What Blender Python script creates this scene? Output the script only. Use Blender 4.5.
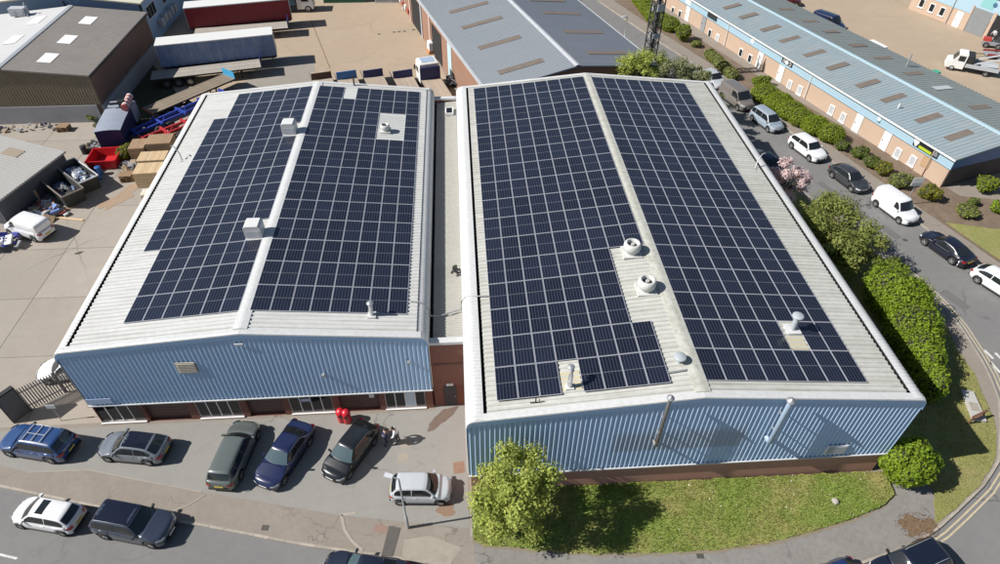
import bpy, bmesh, math, random
import numpy as np
from mathutils import Vector, Matrix, Euler
for o in list(bpy.data.objects): bpy.data.objects.remove(o, do_unlink=True)
SC = bpy.context.scene
COL = SC.collection
PI = math.pi; rad = math.radians
rng = random.Random(7)
nrng = np.random.default_rng(11)

# ------------------------------------------------------------------ camera
CAM = np.array([13.1245, -27.5432, 35.193]); YAW, PITCH, ROLL, FOC = -0.07105, 0.74637, 0.009445, 640.13
def cam_axes():
    cy, sy, cp, sp = math.cos(YAW), math.sin(YAW), math.cos(PITCH), math.sin(PITCH)
    f = np.array([-sy*cp, cy*cp, -sp]); r = np.array([cy, sy, 0.]); u = np.cross(r, f)
    cr, sr = math.cos(ROLL), math.sin(ROLL)
    return cr*r+sr*u, -sr*r+cr*u, f
CR, CU, CF = cam_axes()
cd = bpy.data.cameras.new('camera'); cam = bpy.data.objects.new('camera', cd); COL.objects.link(cam)
cd.sensor_width = 36; cd.lens = FOC/1000*36; cd.clip_start = 0.5; cd.clip_end = 3000
M = Matrix.Identity(4)
for i in range(3):
    M[i][0] = CR[i]; M[i][1] = CU[i]; M[i][2] = -CF[i]; M[i][3] = CAM[i]
cam.matrix_world = M
SC.camera = cam
def G(px, py, z=0.):                      # a photo pixel (1000 x 564) to the world point at height z
    d = CF+(px-500)/FOC*CR-(py-282)/FOC*CU
    t = (z-CAM[2])/d[2]
    p = CAM+t*d
    return float(p[0]), float(p[1])

# ------------------------------------------------------------------ light
ELEV, AZ = 41.5, 6.4                      # the light travels towards +x and a little +y
W = bpy.data.worlds.new('World'); SC.world = W; W.use_nodes = True
wn = W.node_tree.nodes; wl = W.node_tree.links
sky = wn.new('ShaderNodeTexSky'); sky.sky_type = 'NISHITA'; sky.sun_disc = False
sky.sun_elevation = rad(ELEV); sky.sun_rotation = rad(-90-AZ); sky.altitude = 50
sky.air_density = 1.0; sky.dust_density = 0.6; sky.ozone_density = 1.2
wl.new(sky.outputs[0], wn['Background'].inputs[0]); wn['Background'].inputs[1].default_value = 0.055
sd = bpy.data.lights.new('sun', 'SUN'); sun = bpy.data.objects.new('sun', sd); COL.objects.link(sun)
sd.energy = 5.0; sd.angle = rad(0.53); sd.color = (1.0, 0.965, 0.915)
ld = Vector((math.cos(rad(ELEV))*math.cos(rad(AZ)), math.cos(rad(ELEV))*math.sin(rad(AZ)), -math.sin(rad(ELEV))))
sun.rotation_euler = ld.to_track_quat('-Z', 'Y').to_euler(); sun.location = (-60, -5, 60)
VS = SC.view_settings; VS.view_transform = 'Standard'; VS.look = 'None'; VS.gamma = 1; VS.exposure = 0.45; VS.use_curve_mapping = False
SC.render.engine = 'CYCLES'

# ------------------------------------------------------------------ materials
MATS = {}
def S(r, g, b):                            # sRGB 0-255 to linear
    f = lambda v: ((v/255+0.055)/1.055)**2.4 if v > 10 else v/255/12.92
    return (f(r), f(g), f(b))
def mat(name, col, rough=0.7, metal=0., noise=None, bump=None, spec=0.5, coat=0., rnd=0., col2=None, island=0., streak=None, coords='Object', crack=None):
    """noise=(scale, amount 0-1 towards col2), bump=(scale, strength), rnd = per-object value spread, island = per-leaf spread"""
    if name in MATS: return MATS[name]
    m = bpy.data.materials.new(name); m.use_nodes = True; MATS[name] = m
    nt = m.node_tree; N = nt.nodes; Lk = nt.links; b = N['Principled BSDF']
    b.inputs['Roughness'].default_value = rough; b.inputs['Metallic'].default_value = metal
    b.inputs['Specular IOR Level'].default_value = spec
    if coat: b.inputs['Coat Weight'].default_value = coat; b.inputs['Coat Roughness'].default_value = 0.04
    c4 = (*col, 1); b.inputs['Base Color'].default_value = c4
    tc = N.new('ShaderNodeTexCoord'); src = tc.outputs['Object' if coords == 'World' else coords]
    geo = N.new('ShaderNodeNewGeometry')
    if coords == 'World': src = geo.outputs['Position']
    cur = None
    def mix(fac, a, bb, blend='MIX'):
        x = N.new('ShaderNodeMix'); x.data_type = 'RGBA'; x.blend_type = blend
        if isinstance(fac, float): x.inputs[0].default_value = fac
        else: Lk.new(fac, x.inputs[0])
        for k, v in ((6, a), (7, bb)):
            if isinstance(v, tuple): x.inputs[k].default_value = v
            else: Lk.new(v, x.inputs[k])
        return x.outputs[2]
    def ramp(v, a, bb):
        x = N.new('ShaderNodeMapRange'); x.inputs[1].default_value = a; x.inputs[2].default_value = bb; Lk.new(v, x.inputs[0]); return x.outputs[0]
    if noise:
        layers = noise if isinstance(noise, list) else [noise]
        cur = c4
        for k, (sc, am, *rest) in enumerate(layers):
            n = N.new('ShaderNodeTexNoise'); n.inputs['Scale'].default_value = sc; n.inputs['Detail'].default_value = 6; n.inputs['Roughness'].default_value = 0.65
            Lk.new(src, n.inputs['Vector'])
            c2 = rest[0] if rest else (col2 or tuple(v*0.55 for v in col))
            r = ramp(n.outputs[0], 0.42, 0.68)
            mm = N.new('ShaderNodeMath'); mm.operation = 'MULTIPLY'; mm.inputs[1].default_value = am; Lk.new(r, mm.inputs[0])
            cur = mix(mm.outputs[0], cur, (*c2, 1))
    if streak:                             # (axis scale vector, amount, colour): streaky wear
        sv, am, c2 = streak
        mp = N.new('ShaderNodeMapping'); mp.inputs['Scale'].default_value = sv; Lk.new(src, mp.inputs[0])
        n = N.new('ShaderNodeTexNoise'); n.inputs['Scale'].default_value = 1; n.inputs['Detail'].default_value = 5; Lk.new(mp.outputs[0], n.inputs['Vector'])
        mm = N.new('ShaderNodeMath'); mm.operation = 'MULTIPLY'; mm.inputs[1].default_value = am; Lk.new(ramp(n.outputs[0], 0.45, 0.75), mm.inputs[0])
        cur = mix(mm.outputs[0], cur or c4, (*c2, 1))
    if crack:                              # (scale, width, amount): wandering crack lines
        nz = N.new('ShaderNodeTexNoise'); nz.inputs['Scale'].default_value = crack[0]*3; nz.inputs['Detail'].default_value = 4; Lk.new(src, nz.inputs['Vector'])
        va = N.new('ShaderNodeVectorMath'); va.operation = 'SCALE'; va.inputs['Scale'].default_value = 1.6; Lk.new(nz.outputs['Color'], va.inputs[0])
        vb = N.new('ShaderNodeVectorMath'); vb.operation = 'ADD'; Lk.new(src, vb.inputs[0]); Lk.new(va.outputs[0], vb.inputs[1])
        vo = N.new('ShaderNodeTexVoronoi'); vo.feature = 'DISTANCE_TO_EDGE'; vo.inputs['Scale'].default_value = crack[0]; Lk.new(vb.outputs[0], vo.inputs['Vector'])
        n2 = N.new('ShaderNodeTexNoise'); n2.inputs['Scale'].default_value = crack[0]*.8; Lk.new(src, n2.inputs['Vector'])
        ma = N.new('ShaderNodeMath'); ma.operation = 'MULTIPLY'; Lk.new(ramp(vo.outputs['Distance'], crack[1], 0.0), ma.inputs[0]); Lk.new(ramp(n2.outputs[0], .48, .62), ma.inputs[1])
        mm = N.new('ShaderNodeMath'); mm.operation = 'MULTIPLY'; mm.inputs[1].default_value = crack[2]; Lk.new(ma.outputs[0], mm.inputs[0])
        cur = mix(mm.outputs[0], cur or c4, (col[0]*.3, col[1]*.3, col[2]*.3, 1))
    def vary(cur, out, amt):
        mr = N.new('ShaderNodeMapRange'); mr.inputs[3].default_value = 1-amt; mr.inputs[4].default_value = 1+amt; Lk.new(out, mr.inputs[0])
        h = N.new('ShaderNodeHueSaturation'); Lk.new(mr.outputs[0], h.inputs['Value'])
        if isinstance(cur, tuple): h.inputs['Color'].default_value = cur
        else: Lk.new(cur, h.inputs['Color'])
        return h.outputs[0]
    if rnd:
        oi = N.new('ShaderNodeObjectInfo'); cur = vary(cur or c4, oi.outputs['Random'], rnd)
    if island:
        cur = vary(cur or c4, geo.outputs['Random Per Island'], island)
    if cur is not None and not isinstance(cur, tuple): Lk.new(cur, b.inputs['Base Color'])
    if bump:
        n = N.new('ShaderNodeTexNoise'); n.inputs['Scale'].default_value = bump[0]; n.inputs['Detail'].default_value = 4; Lk.new(src, n.inputs['Vector'])
        bp = N.new('ShaderNodeBump'); bp.inputs['Strength'].default_value = bump[1]; bp.inputs['Distance'].default_value = bump[2] if len(bump) > 2 else 0.02
        Lk.new(n.outputs[0], bp.inputs['Height']); Lk.new(bp.outputs[0], b.inputs['Normal'])
    return m

def leafmat(name, col, col2, island=0.3, trans=0.45, nsc=0.9):
    if name in MATS: return MATS[name]
    m = mat(name, col, 0.6, noise=(nsc, 0.85, col2), island=island, spec=0.25)
    nt = m.node_tree; b = nt.nodes['Principled BSDF']; out = nt.nodes['Material Output']
    t = nt.nodes.new('ShaderNodeBsdfTranslucent'); mx = nt.nodes.new('ShaderNodeMixShader'); mx.inputs[0].default_value = trans
    lk = b.inputs['Base Color'].links[0].from_socket; nt.links.new(lk, t.inputs[0])
    nt.links.new(b.outputs[0], mx.inputs[1]); nt.links.new(t.outputs[0], mx.inputs[2]); nt.links.new(mx.outputs[0], out.inputs[0])
    return m

# ------------------------------------------------------------------ mesh helpers
class MB:
    """collects shapes; build() links them as ONE mesh object"""
    def __init__(s): s.v = []; s.f = []; s.m = []; s.sm = []
    def add(s, vs, fs, mi=0, smooth=False):
        b = len(s.v); s.v += [tuple(p) for p in vs]
        for f in fs: s.f.append(tuple(b+i for i in f)); s.m.append(mi); s.sm.append(smooth)
        return s
    def box(s, x0, x1, y0, y1, z0, z1, mi=0, M=None):
        vs = [(x, y, z) for z in (z0, z1) for y in (y0, y1) for x in (x0, x1)]
        if M is not None: vs = [M @ Vector(p) for p in vs]
        return s.add(vs, [(0,2,3,1),(4,5,7,6),(0,1,5,4),(2,6,7,3),(0,4,6,2),(1,3,7,5)], mi)
    def cbox(s, c, d, mi=0, M=None): return s.box(c[0]-d[0]/2, c[0]+d[0]/2, c[1]-d[1]/2, c[1]+d[1]/2, c[2]-d[2]/2, c[2]+d[2]/2, mi, M)
    def quad(s, a, b, c, d, mi=0): return s.add([a, b, c, d], [(0,1,2,3)], mi)
    def prism(s, poly, z0, z1, mi=0, mside=None):
        n = len(poly); a = sum(poly[i][0]*poly[(i+1)%n][1]-poly[(i+1)%n][0]*poly[i][1] for i in range(n))
        if a < 0: poly = poly[::-1]
        s.add([(x, y, z1) for x, y in poly], [tuple(range(n))], mi)
        vs = [(x, y, z0) for x, y in poly]+[(x, y, z1) for x, y in poly]
        return s.add(vs, [(i, (i+1)%n, n+(i+1)%n, n+i) for i in range(n)], mi if mside is None else mside)
    def tube(s, pts, r, n=8, mi=0, caps=True, smooth=True):
        pts = [Vector(p) for p in pts]; rs = r if isinstance(r, (list, tuple)) else [r]*len(pts)
        vs = []; fs = []
        for i, p in enumerate(pts):
            t = (pts[min(i+1, len(pts)-1)]-pts[max(i-1, 0)]).normalized()
            a = t.cross(Vector((0,0,1)) if abs(t.z) < 0.95 else Vector((1,0,0))).normalized(); b = t.cross(a)
            vs += [p+(a*math.cos(2*PI*k/n)+b*math.sin(2*PI*k/n))*rs[i] for k in range(n)]
        for i in range(len(pts)-1):
            for k in range(n): fs.append((i*n+k, i*n+(k+1)%n, (i+1)*n+(k+1)%n, (i+1)*n+k))
        s.add(vs, fs, mi, smooth)
        if caps: s.add(vs[:n], [tuple(range(n-1, -1, -1))], mi); s.add(vs[-n:], [tuple(range(n))], mi)
        return s
    def lathe(s, prof, n=16, mi=0, c=(0,0,0), smooth=True):
        vs = [(c[0]+r*math.cos(2*PI*k/n), c[1]+r*math.sin(2*PI*k/n), c[2]+z) for r, z in prof for k in range(n)]
        fs = [(i*n+k, i*n+(k+1)%n, (i+1)*n+(k+1)%n, (i+1)*n+k) for i in range(len(prof)-1) for k in range(n)]
        return s.add(vs, fs, mi, smooth)
    def loft(s, rings, mi=0, smooth=True, closed=False, caps=False):
        n = len(rings[0]); vs = [p for r in rings for p in r]; fs = []
        for i in range(len(rings)-1):
            for k in range(n if closed else n-1): fs.append((i*n+k, (i+1)*n+k, (i+1)*n+(k+1)%n, i*n+(k+1)%n))
        s.add(vs, fs, mi, smooth)
        if caps: s.add(rings[0], [tuple(range(n))], mi); s.add(rings[-1], [tuple(range(n-1, -1, -1))], mi)
        return s
    def mesh(s, name):
        me = bpy.data.meshes.new(name); me.from_pydata(s.v, [], s.f); me.validate(); 
        if len(me.polygons) == len(s.m):
            me.polygons.foreach_set('material_index', s.m); me.polygons.foreach_set('use_smooth', s.sm)
        me.update(); return me
    def build(s, name, mats, parent=None, **k):
        me = s.mesh(name)
        for m in (mats if isinstance(mats, (list, tuple)) else [mats]): me.materials.append(m)
        return link(name, me, parent, **k)
def link(name, me, parent=None, loc=None, rz=None):
    o = bpy.data.objects.new(name, me); COL.objects.link(o)
    if parent is not None: o.parent = parent
    if loc is not None: o.location = loc
    if rz is not None: o.rotation_euler = (0, 0, rz)
    return o
def tag(o, label=None, cat=None, group=None, kind=None):
    if label: o['label'] = label
    if cat: o['category'] = cat
    if group: o['group'] = group
    if kind: o['kind'] = kind
    return o
def thing(name, label, cat, loc=(0,0,0), rz=0., group=None):
    o = bpy.data.objects.new(name, None); COL.objects.link(o); o.location = loc; o.rotation_euler = (0, 0, rz); o.empty_display_size = 0.3
    return tag(o, label, cat, group)
def fixn(o):
    bm = bmesh.new(); bm.from_mesh(o.data); bmesh.ops.recalc_face_normals(bm, faces=bm.faces[:]); bm.to_mesh(o.data); bm.free(); return o
def lerp(a, b, t): return a+(b-a)*t
def interp(x, xs, ys): return float(np.interp(x, xs, ys))
# ------------------------------------------------------------------ shared materials
asphalt = mat('asphalt', (0.16,0.157,0.153), 0.9, noise=[(0.22,0.5,(0.2,0.196,0.19)),(2.2,0.35,(0.125,0.121,0.117)),(28,0.35,(0.22,0.215,0.21))], bump=(45,0.5,0.01), crack=(0.16,0.014,0.6), coords='World')
tarmac_lot = mat('tarmac_lot', (0.235,0.226,0.207), 0.9, noise=[(0.3,0.5,(0.27,0.258,0.235)),(1.6,0.3,(0.19,0.182,0.165)),(30,0.3,(0.3,0.285,0.26))], bump=(50,0.4,0.01), crack=(0.22,0.012,0.5), coords='World')
pave_m = mat('pavement_asphalt', (0.225,0.192,0.16), 0.92, noise=[(0.5,0.6,(0.275,0.238,0.2)),(2.6,0.4,(0.17,0.147,0.122)),(26,0.3,(0.3,0.265,0.225))], bump=(45,0.5,0.01), crack=(0.35,0.016,0.6), coords='World')
path_m = mat('footpath_asphalt', (0.2,0.19,0.175), 0.92, noise=[(0.6,0.6,(0.245,0.23,0.21)),(3,0.45,(0.12,0.11,0.1)),(30,0.3,(0.24,0.22,0.2))], bump=(45,0.5,0.01), crack=(0.3,0.016,0.6), coords='World')
conc = mat('yard_concrete', (0.3,0.264,0.222), 0.9, noise=[(0.25,0.5,(0.34,0.305,0.26)),(1.2,0.35,(0.25,0.218,0.182)),(9,0.2,(0.22,0.19,0.16))], bump=(30,0.3,0.01), rnd=0.06, crack=(0.13,0.008,0.6), coords='World')
backyard_m = mat('back_yard_surface', (0.36,0.28,0.2), 0.92, noise=[(0.15,0.5,(0.4,0.32,0.235)),(0.8,0.35,(0.3,0.235,0.17)),(8,0.2,(0.22,0.17,0.12))], bump=(25,0.3,0.01), crack=(0.09,0.006,0.55), coords='World')
kerb_m = mat('kerb_concrete', (0.34,0.30,0.25), 0.85, noise=(2.0,0.5,(0.22,0.19,0.16)), rnd=0.12, coords='World')
soil_m = mat('soil', (0.16,0.115,0.08), 0.95, noise=[(0.8,0.6,(0.24,0.18,0.13)),(6,0.5,(0.09,0.065,0.045))], bump=(12,0.8,0.05), coords='World')
grass_m = mat('lawn', (0.17,0.24,0.035), 0.95, noise=[(0.3,0.85,(0.31,0.26,0.1)),(1.3,0.6,(0.1,0.18,0.022)),(9,0.5,(0.3,0.27,0.1))], bump=(20,1.0,0.06), coords='World')
drygrass_m = mat('dry_lawn', (0.23,0.23,0.065), 0.95, noise=[(0.5,0.7,(0.34,0.28,0.13)),(2.2,0.6,(0.15,0.2,0.035)),(11,0.5,(0.23,0.2,0.09))], bump=(20,1.0,0.06), coords='World')
white_line = mat('road_paint_white', (0.6,0.59,0.55), 0.8, noise=(6,0.6,(0.3,0.28,0.26)), coords='World')
yellow_line = mat('road_paint_yellow', (0.46,0.39,0.25), 0.8, noise=(6,0.6,(0.3,0.26,0.2)), coords='World')
brick_m = mat('brick_red', (0.2,0.085,0.06), 0.9, noise=[(1.2,0.5,(0.26,0.12,0.085)),(12,0.5,(0.12,0.055,0.042))], bump=(30,0.4,0.01), coords='World')
dark_metal = mat('dark_metal', (0.03,0.03,0.033), 0.5, metal=0.3, noise=(5,0.4,(0.07,0.06,0.05)))
galv = mat('galvanised_steel', (0.42,0.43,0.44), 0.45, metal=0.5, noise=(4,0.5,(0.3,0.3,0.31)))
black_rub = mat('black_rubber', (0.018,0.018,0.018), 0.85, noise=(8,0.4,(0.035,0.033,0.03)))
glass_dark = mat('dark_glass', (0.012,0.014,0.016), 0.07, spec=0.35, noise=(1.5,0.4,(0.02,0.022,0.024)))
white_p = mat('white_paint', (0.72,0.72,0.7), 0.5, noise=(2.0,0.35,(0.58,0.57,0.53)))
white_frame = mat('white_window_frame', (0.75,0.75,0.74), 0.45, noise=(3,0.2,(0.6,0.6,0.58)))
wood_m = mat('bare_timber', (0.36,0.25,0.15), 0.85, noise=[(3,0.5,(0.46,0.34,0.21)),(14,0.4,(0.24,0.16,0.09))], rnd=0.15)
deck_m = mat('worn_deck_timber', (0.21,0.165,0.12), 0.9, noise=[(0.7,0.6,(0.3,0.25,0.19)),(8,0.5,(0.13,0.1,0.07))], rnd=0.12)

# ------------------------------------------------------------------ ground
ZR = -0.10                                   # carriageways lie a kerb below the yards
g = MB(); g.box(-500, 600, -400, 700, ZR-0.4, ZR); tag(g.build('road', asphalt), kind='structure')

def slab(name, poly, m, z=0., kind='structure'):
    b = MB(); b.prism(poly, ZR-0.02, z, 0); o = b.build(name, m); tag(o, kind=kind); return o
front_kerb = [(-40,1.2),(-26,-2.9),(-15.2,-5.9),(-13.0,-6.5),(-8.7,-7.65),(-2.6,-9.1),(3.3,-10.6),(8.9,-11.75),(16,-13.2),(25,-14.3),(32,-14.1),(36.8,-12.95),(38.2,-12.5),(39.8,-11.8),(41.5,-10.85),(44.0,-9.4),(45.95,-7.9),(47.6,-5.6),(49.1,-3.15),(49.75,-1.1),(50.1,0.7),(50.45,3.6),(50.4,5.8),(50.0,8.5),(48.9,12),(46.8,18.5),(43.6,28.5),(40.2,39.5),(36.6,51),(32,66),(27,82),(12,130)]
far_kerb = [(60,-2),(58.4,3),(56.7,8.3),(55.97,10.5),(54.35,15.8),(52.55,21.4),(50.95,26.7),(49.2,32.4),(46.9,39.5),(43.2,51),(39.4,61),(35,74),(18,130)]
# the whole site inside the kerbs
site = [(-160,130),(-160,20),(-60,8)]+front_kerb
slab('pavement', site, pave_m, 0.0)
# far side pavement
slab('far_pavement', far_kerb+[(200,130),(200,-2)], pave_m, 0.0)

def kerb_run(name, line, i0, i1, side):
    """kerb stones laid one by one along a line; each stone is its own piece"""
    root = bpy.data.objects.new(name, None); COL.objects.link(root); tag(root, kind='structure')
    me = MB().box(0, 0.9, -0.075, 0.075, -0.12, 0.012).mesh('kerb_stone'); me.materials.append(kerb_m)
    carry = 0.; k = 0
    pts = line[i0:i1]
    segs = [(Vector(pts[i]), Vector(pts[i+1])) for i in range(len(pts)-1)]
    tot = sum((b-a).length for a, b in segs); d = 0.
    def at(s):
        for a, b in segs:
            l = (b-a).length
            if s <= l: return a+(b-a)*(s/l)
            s -= l
        return segs[-1][1]
    while d < tot-0.9:
        a, b = at(d), at(d+0.905); t = (b-a); n = Vector((-t.y, t.x)).normalized()*side*0.07
        link('kerb_stone', me, root, (a.x+n.x, a.y+n.y, rng.uniform(-0.004, 0.004)), math.atan2(t.y, t.x)+rng.uniform(-.006,.006)); d += 0.915
kerb_run('kerb', front_kerb, 1, 9, 1)
kerb_run('kerb', front_kerb, 10, 29, 1)
kerb_run('kerb', far_kerb, 1, 12, -1)

# the car park in front of the left unit
lot = [(-17.5,-1.9),(-16.2,-4.3),(-14.0,-5.0),(-10.3,-5.05),(-8.3,-5.6),(-3.1,-6.95),(5.3,-8.95),(12.75,-10.2),(12.75,-1.4),(10.8,-1.4),(10.8,-1.9)]
slab('car_park', lot, tarmac_lot, 0.006)
# edging between car park and footway
def edging(pts, w=0.1, z=0.02, name='edging_kerb'):
    b = MB()
    for (x0, y0), (x1, y1) in zip(pts[:-1], pts[1:]):
        t = Vector((x1-x0, y1-y0)); n = Vector((-t.y, t.x)).normalized()*w/2
        b.prism([(x0-n.x,y0-n.y),(x1-n.x,y1-n.y),(x1+n.x,y1+n.y),(x0+n.x,y0+n.y)], -0.05, z)
    tag(b.build(name, kerb_m), kind='structure')
edging([(-14.0,-5.02),(-10.3,-5.07),(-8.3,-5.62),(-3.1,-6.97)], 0.08)
edging([(-2.85,-7.16),(-3.6,-7.75),(-4.7,-8.2),(-6.2,-8.25)], 0.09)
edging([(6.2,-8.86),(5.35,-8.93),(5.65,-9.85),(6.1,-10.5),(6.8,-11.15)], 0.16)
edging([(12.85,-8.6),(12.85,-10.7)], 0.12)
# dark trench patch, covers, stains
def patch(name, poly, m, z): return slab(name, poly, m, z)
dark_patch = mat('trench_asphalt', (0.085,0.078,0.07), 0.92, noise=(3,0.5,(0.12,0.11,0.1)), coords='World')
pale_patch = mat('pale_concrete_patch', (0.3,0.265,0.22), 0.9, noise=(1.5,0.6,(0.23,0.2,0.165)), coords='World')
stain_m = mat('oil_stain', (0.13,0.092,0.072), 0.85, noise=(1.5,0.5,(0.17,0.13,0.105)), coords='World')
patch('trench_patch', [G(389,526),G(401,528),G(393,557),G(381,557)], dark_patch, 0.012)
patch('pale_patch', [G(404,540),G(430,536),G(462,548),G(452,562),G(420,562),G(402,556)], pale_patch, 0.008)
patch('cover_slab', [G(434,553),G(453,556),G(451,566),G(431,563)], kerb_m, 0.014)
patch('cover_slab', [G(453,463),G(464,461),G(465,473),G(454,474)], mat('rusty_cover',(0.24,0.15,0.1),0.9,noise=(3,0.5,(0.18,0.1,0.07)),coords='World'), 0.012)
patch('pink_patch', [G(376,524),G(391,527),G(388,534),G(373,531)], mat('reddish_patch',(0.25,0.16,0.125),0.92,noise=(3,0.5,(0.2,0.15,0.12)),coords='World'), 0.009)
patch('dust_patch', [G(398,454),G(408,452),G(409,462),G(397,464)], pale_patch, 0.010)
patch('dust_patch', [G(399,440),G(412,440),G(411,449),G(402,449)], pale_patch, 0.010)
def blob(name, c, rx, ry, m, z, a=0., n=28, seed=1, am=0.22):
    r = random.Random(seed); ph = [r.uniform(0, 6.28) for _ in range(4)]
    pts = []
    for k in range(n):
        t = 2*PI*k/n; s = 1+am*(math.sin(2*t+ph[0])*.5+math.sin(3*t+ph[1])*.5+math.sin(5*t+ph[2])*.35+math.sin(9*t+ph[3])*.25)
        x, y = rx*s*math.cos(t), ry*s*math.sin(t)
        pts.append((c[0]+x*math.cos(a)-y*math.sin(a), c[1]+x*math.sin(a)+y*math.cos(a)))
    return patch(name, pts, m, z)
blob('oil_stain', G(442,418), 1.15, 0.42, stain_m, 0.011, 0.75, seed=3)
blob('oil_stain', G(446,510), 0.55, 0.4, mat('rust_stain',(0.22,0.14,0.09),0.9,noise=(2,0.5,(0.2,0.16,0.13)),coords='World'), 0.011, 0.1, seed=5)
blob('leaf_litter', G(917,526), .95, 0.6, mat('leaf_litter',(0.15,0.1,0.06),0.95,noise=(5,0.7,(0.19,0.14,0.09)),bump=(30,1,.03),coords='World'), 0.016, 0.2, n=70, seed=9, am=.4)

# left yard: concrete bays poured one by one
yard = bpy.data.objects.new('yard', None); COL.objects.link(yard); tag(yard, kind='structure')
slabme = {}
bw, bl = 4.9, 6.1
for i in range(8):
    for j in range(7):
        x0 = -10.9-(i+1)*bw; y0 = -1.6+j*bl
        key = 'bay'
        if key not in slabme:
            slabme[key] = MB().box(0, bw-0.045, 0, bl-0.045, -0.11, 0.0).mesh('concrete_bay'); slabme[key].materials.append(conc)
        link('concrete_bay', slabme[key], yard, (x0, y0, 0.012+rng.uniform(-.004,.004)), 0)
patch('joint_filler', [(-60,-1.6),(-10.85,-1.6),(-10.85,41.2),(-60,41.2)], mat('joint_filler',(0.12,0.1,0.08),0.95), 0.004)
blob('rust_stain', G(122,196), 2.1, 0.9, mat('orange_rust_stain',(0.31,0.22,0.145),0.9,noise=[(1.2,0.7,(0.29,0.235,0.185)),(5,.5,(0.27,.17,.09))],coords='World'), 0.024, 1.1, n=80, seed=4, am=.42)
blob('oil_stain', G(79,253), 0.33, 0.16, mat('drain_cover',(0.07,0.06,0.045),0.9), 0.022, 0.3, seed=2)
# rear yard behind the left unit
patch('rear_yard', [(-60,41.3),(10.85,31.2),(14.2,37),(3,85),(-60,85)], backyard_m, 0.008)
patch('grey_yard_patch', [G(262,58),G(312,54),G(318,86),G(240,90)], mat('grey_concrete_patch',(0.25,0.225,0.19),0.9,noise=(0.8,0.5,(0.3,0.27,0.23)),coords='World'), 0.013)
def strip(a, b, w, m, z, name):
    a, b = Vector(a), Vector(b); t = b-a; n = Vector((-t.y, t.x)).normalized()*w/2
    return patch(name, [tuple(a-n), tuple(b-n), tuple(b+n), tuple(a+n)], m, z)
seam_m = mat('yard_seam', (0.2,0.13,0.085), 0.9)
strip(G(311,20), G(330,68), 0.12, seam_m, 0.015, 'yard_seam')
for px, py in ((379,34),(394,32),(399,31.6),(404.5,31),(413.5,29.6)):
    x, y = G(px, py); patch('drain_cover', [(x-.22,y-.18),(x+.22,y-.18),(x+.22,y+.18),(x-.22,y+.18)], MATS['drain_cover'], 0.016)
rough = mat('shaded_rough_ground', (0.05,0.055,0.025), .95, noise=[(0.8,.6,(0.09,0.085,0.045)),(5,.5,(0.03,0.035,0.015))], bump=(12,.8,.05), coords='World')  # scrub and soil, with the shade beside the trailers put into the colour
patch('shaded_rough_ground', [G(104,112),G(118,96),G(150,62),G(165,78),G(176,92),G(150,118),G(140,132),G(112,138),G(92,126)], rough, 0.03)
# right-hand yard beyond the terrace
patch('terrace_yard', [(64,20),(200,-10),(200,140),(60,140),(56,62)], backyard_m, 0.006)
# lawn in front of the right unit
lawn = [(13.0,-8.0),(12.95,-10.9),(13.6,-11.25),(16.9,-11.75),(19.5,-12.1),(22.2,-12.25),(26.7,-12.3),(29.2,-12.1),(31.5,-11.75),(34.8,-11.05),(36.9,-10.4),(38.1,-9.7),(38.3,-8.2)]
patch('footpath', [(12.9,-10.3),(13.0,-12.45),(16,-13.05),(25,-14.15),(32,-13.95),(36.7,-12.82),(38.1,-12.35),(39.5,-11.7),(40.6,-9.4),(40.0,-8.0),(38.0,-8.0),(30,-8.0)], path_m, 0.006)
def bank(name, poly, m, zf, z0=0.03, res=0.35):
    """grass sheet with small unevenness; zf(x, y) is the surface height"""
    b = bmesh.new(); vs = [b.verts.new((x, y, 0)) for x, y in poly]; f = b.faces.new(vs)
    bmesh.ops.triangulate(b, faces=[f])
    for _ in range(5):
        ed = [e for e in b.edges if e.calc_length() > res*2]
        if not ed: break
        bmesh.ops.subdivide_edges(b, edges=ed, cuts=1, use_grid_fill=False)
        bmesh.ops.triangulate(b, faces=b.faces[:])
    for v in b.verts: v.co.z = zf(v.co.x, v.co.y)
    bmesh.ops.recalc_face_normals(b, faces=b.faces[:])
    if sum(f.normal.z for f in b.faces) < 0: bmesh.ops.reverse_faces(b, faces=b.faces[:])
    me = bpy.data.meshes.new(name); b.to_mesh(me); b.free()
    for p in me.polygons: p.use_smooth = True
    me.materials.append(m); o = link(name, me); tag(o, kind='structure'); return o
wob = lambda x, y: 0.012*math.sin(x*1.7+y*2.3)+0.012*math.sin(x*4.1-y*3.2)
lawn_z = lambda x, y: 0.04+0.24*max(0, min(1, (y+11.6)/3.2))*max(0.25, min(1,(x-12.5)/6))+wob(x, y)
def jag(poly, step=.28, amp=.07, seed=5):
    r = random.Random(seed); out = []
    for (x0, y0), (x1, y1) in zip(poly, poly[1:]+poly[:1]):
        L = math.hypot(x1-x0, y1-y0); k = max(1, int(L/step))
        for i in range(k): out.append((lerp(x0,x1,i/k)+r.uniform(-amp,amp), lerp(y0,y1,i/k)+r.uniform(-amp,amp)))
    return out
bank('lawn', jag(lawn), grass_m, lawn_z)
patch('soil_edge', jag([(p[0], p[1]-.14 if p[1] < -9 else p[1]) for p in lawn], .35, .06, 8), mat('dry_soil_edge',(0.2,0.165,0.115),.95,noise=[(2,.6,(0.15,0.13,0.08)),(12,.5,(0.26,0.22,0.15))],coords='World'), 0.012)
verge = [(40.7,-9.5),(39.6,-11.6),(41.3,-10.75),(43.8,-9.3),(45.7,-7.8),(47.3,-5.5),(47.9,-3.6),(48.6,-1.0),(48.7,1.2),(49.3,3.2),(49.4,7.5),(48.4,11.6),(46.2,18.2),(43,28),(39.7,38.8),(38.0,37),(38.0,-6.5),(40.1,-8.0)]
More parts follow.
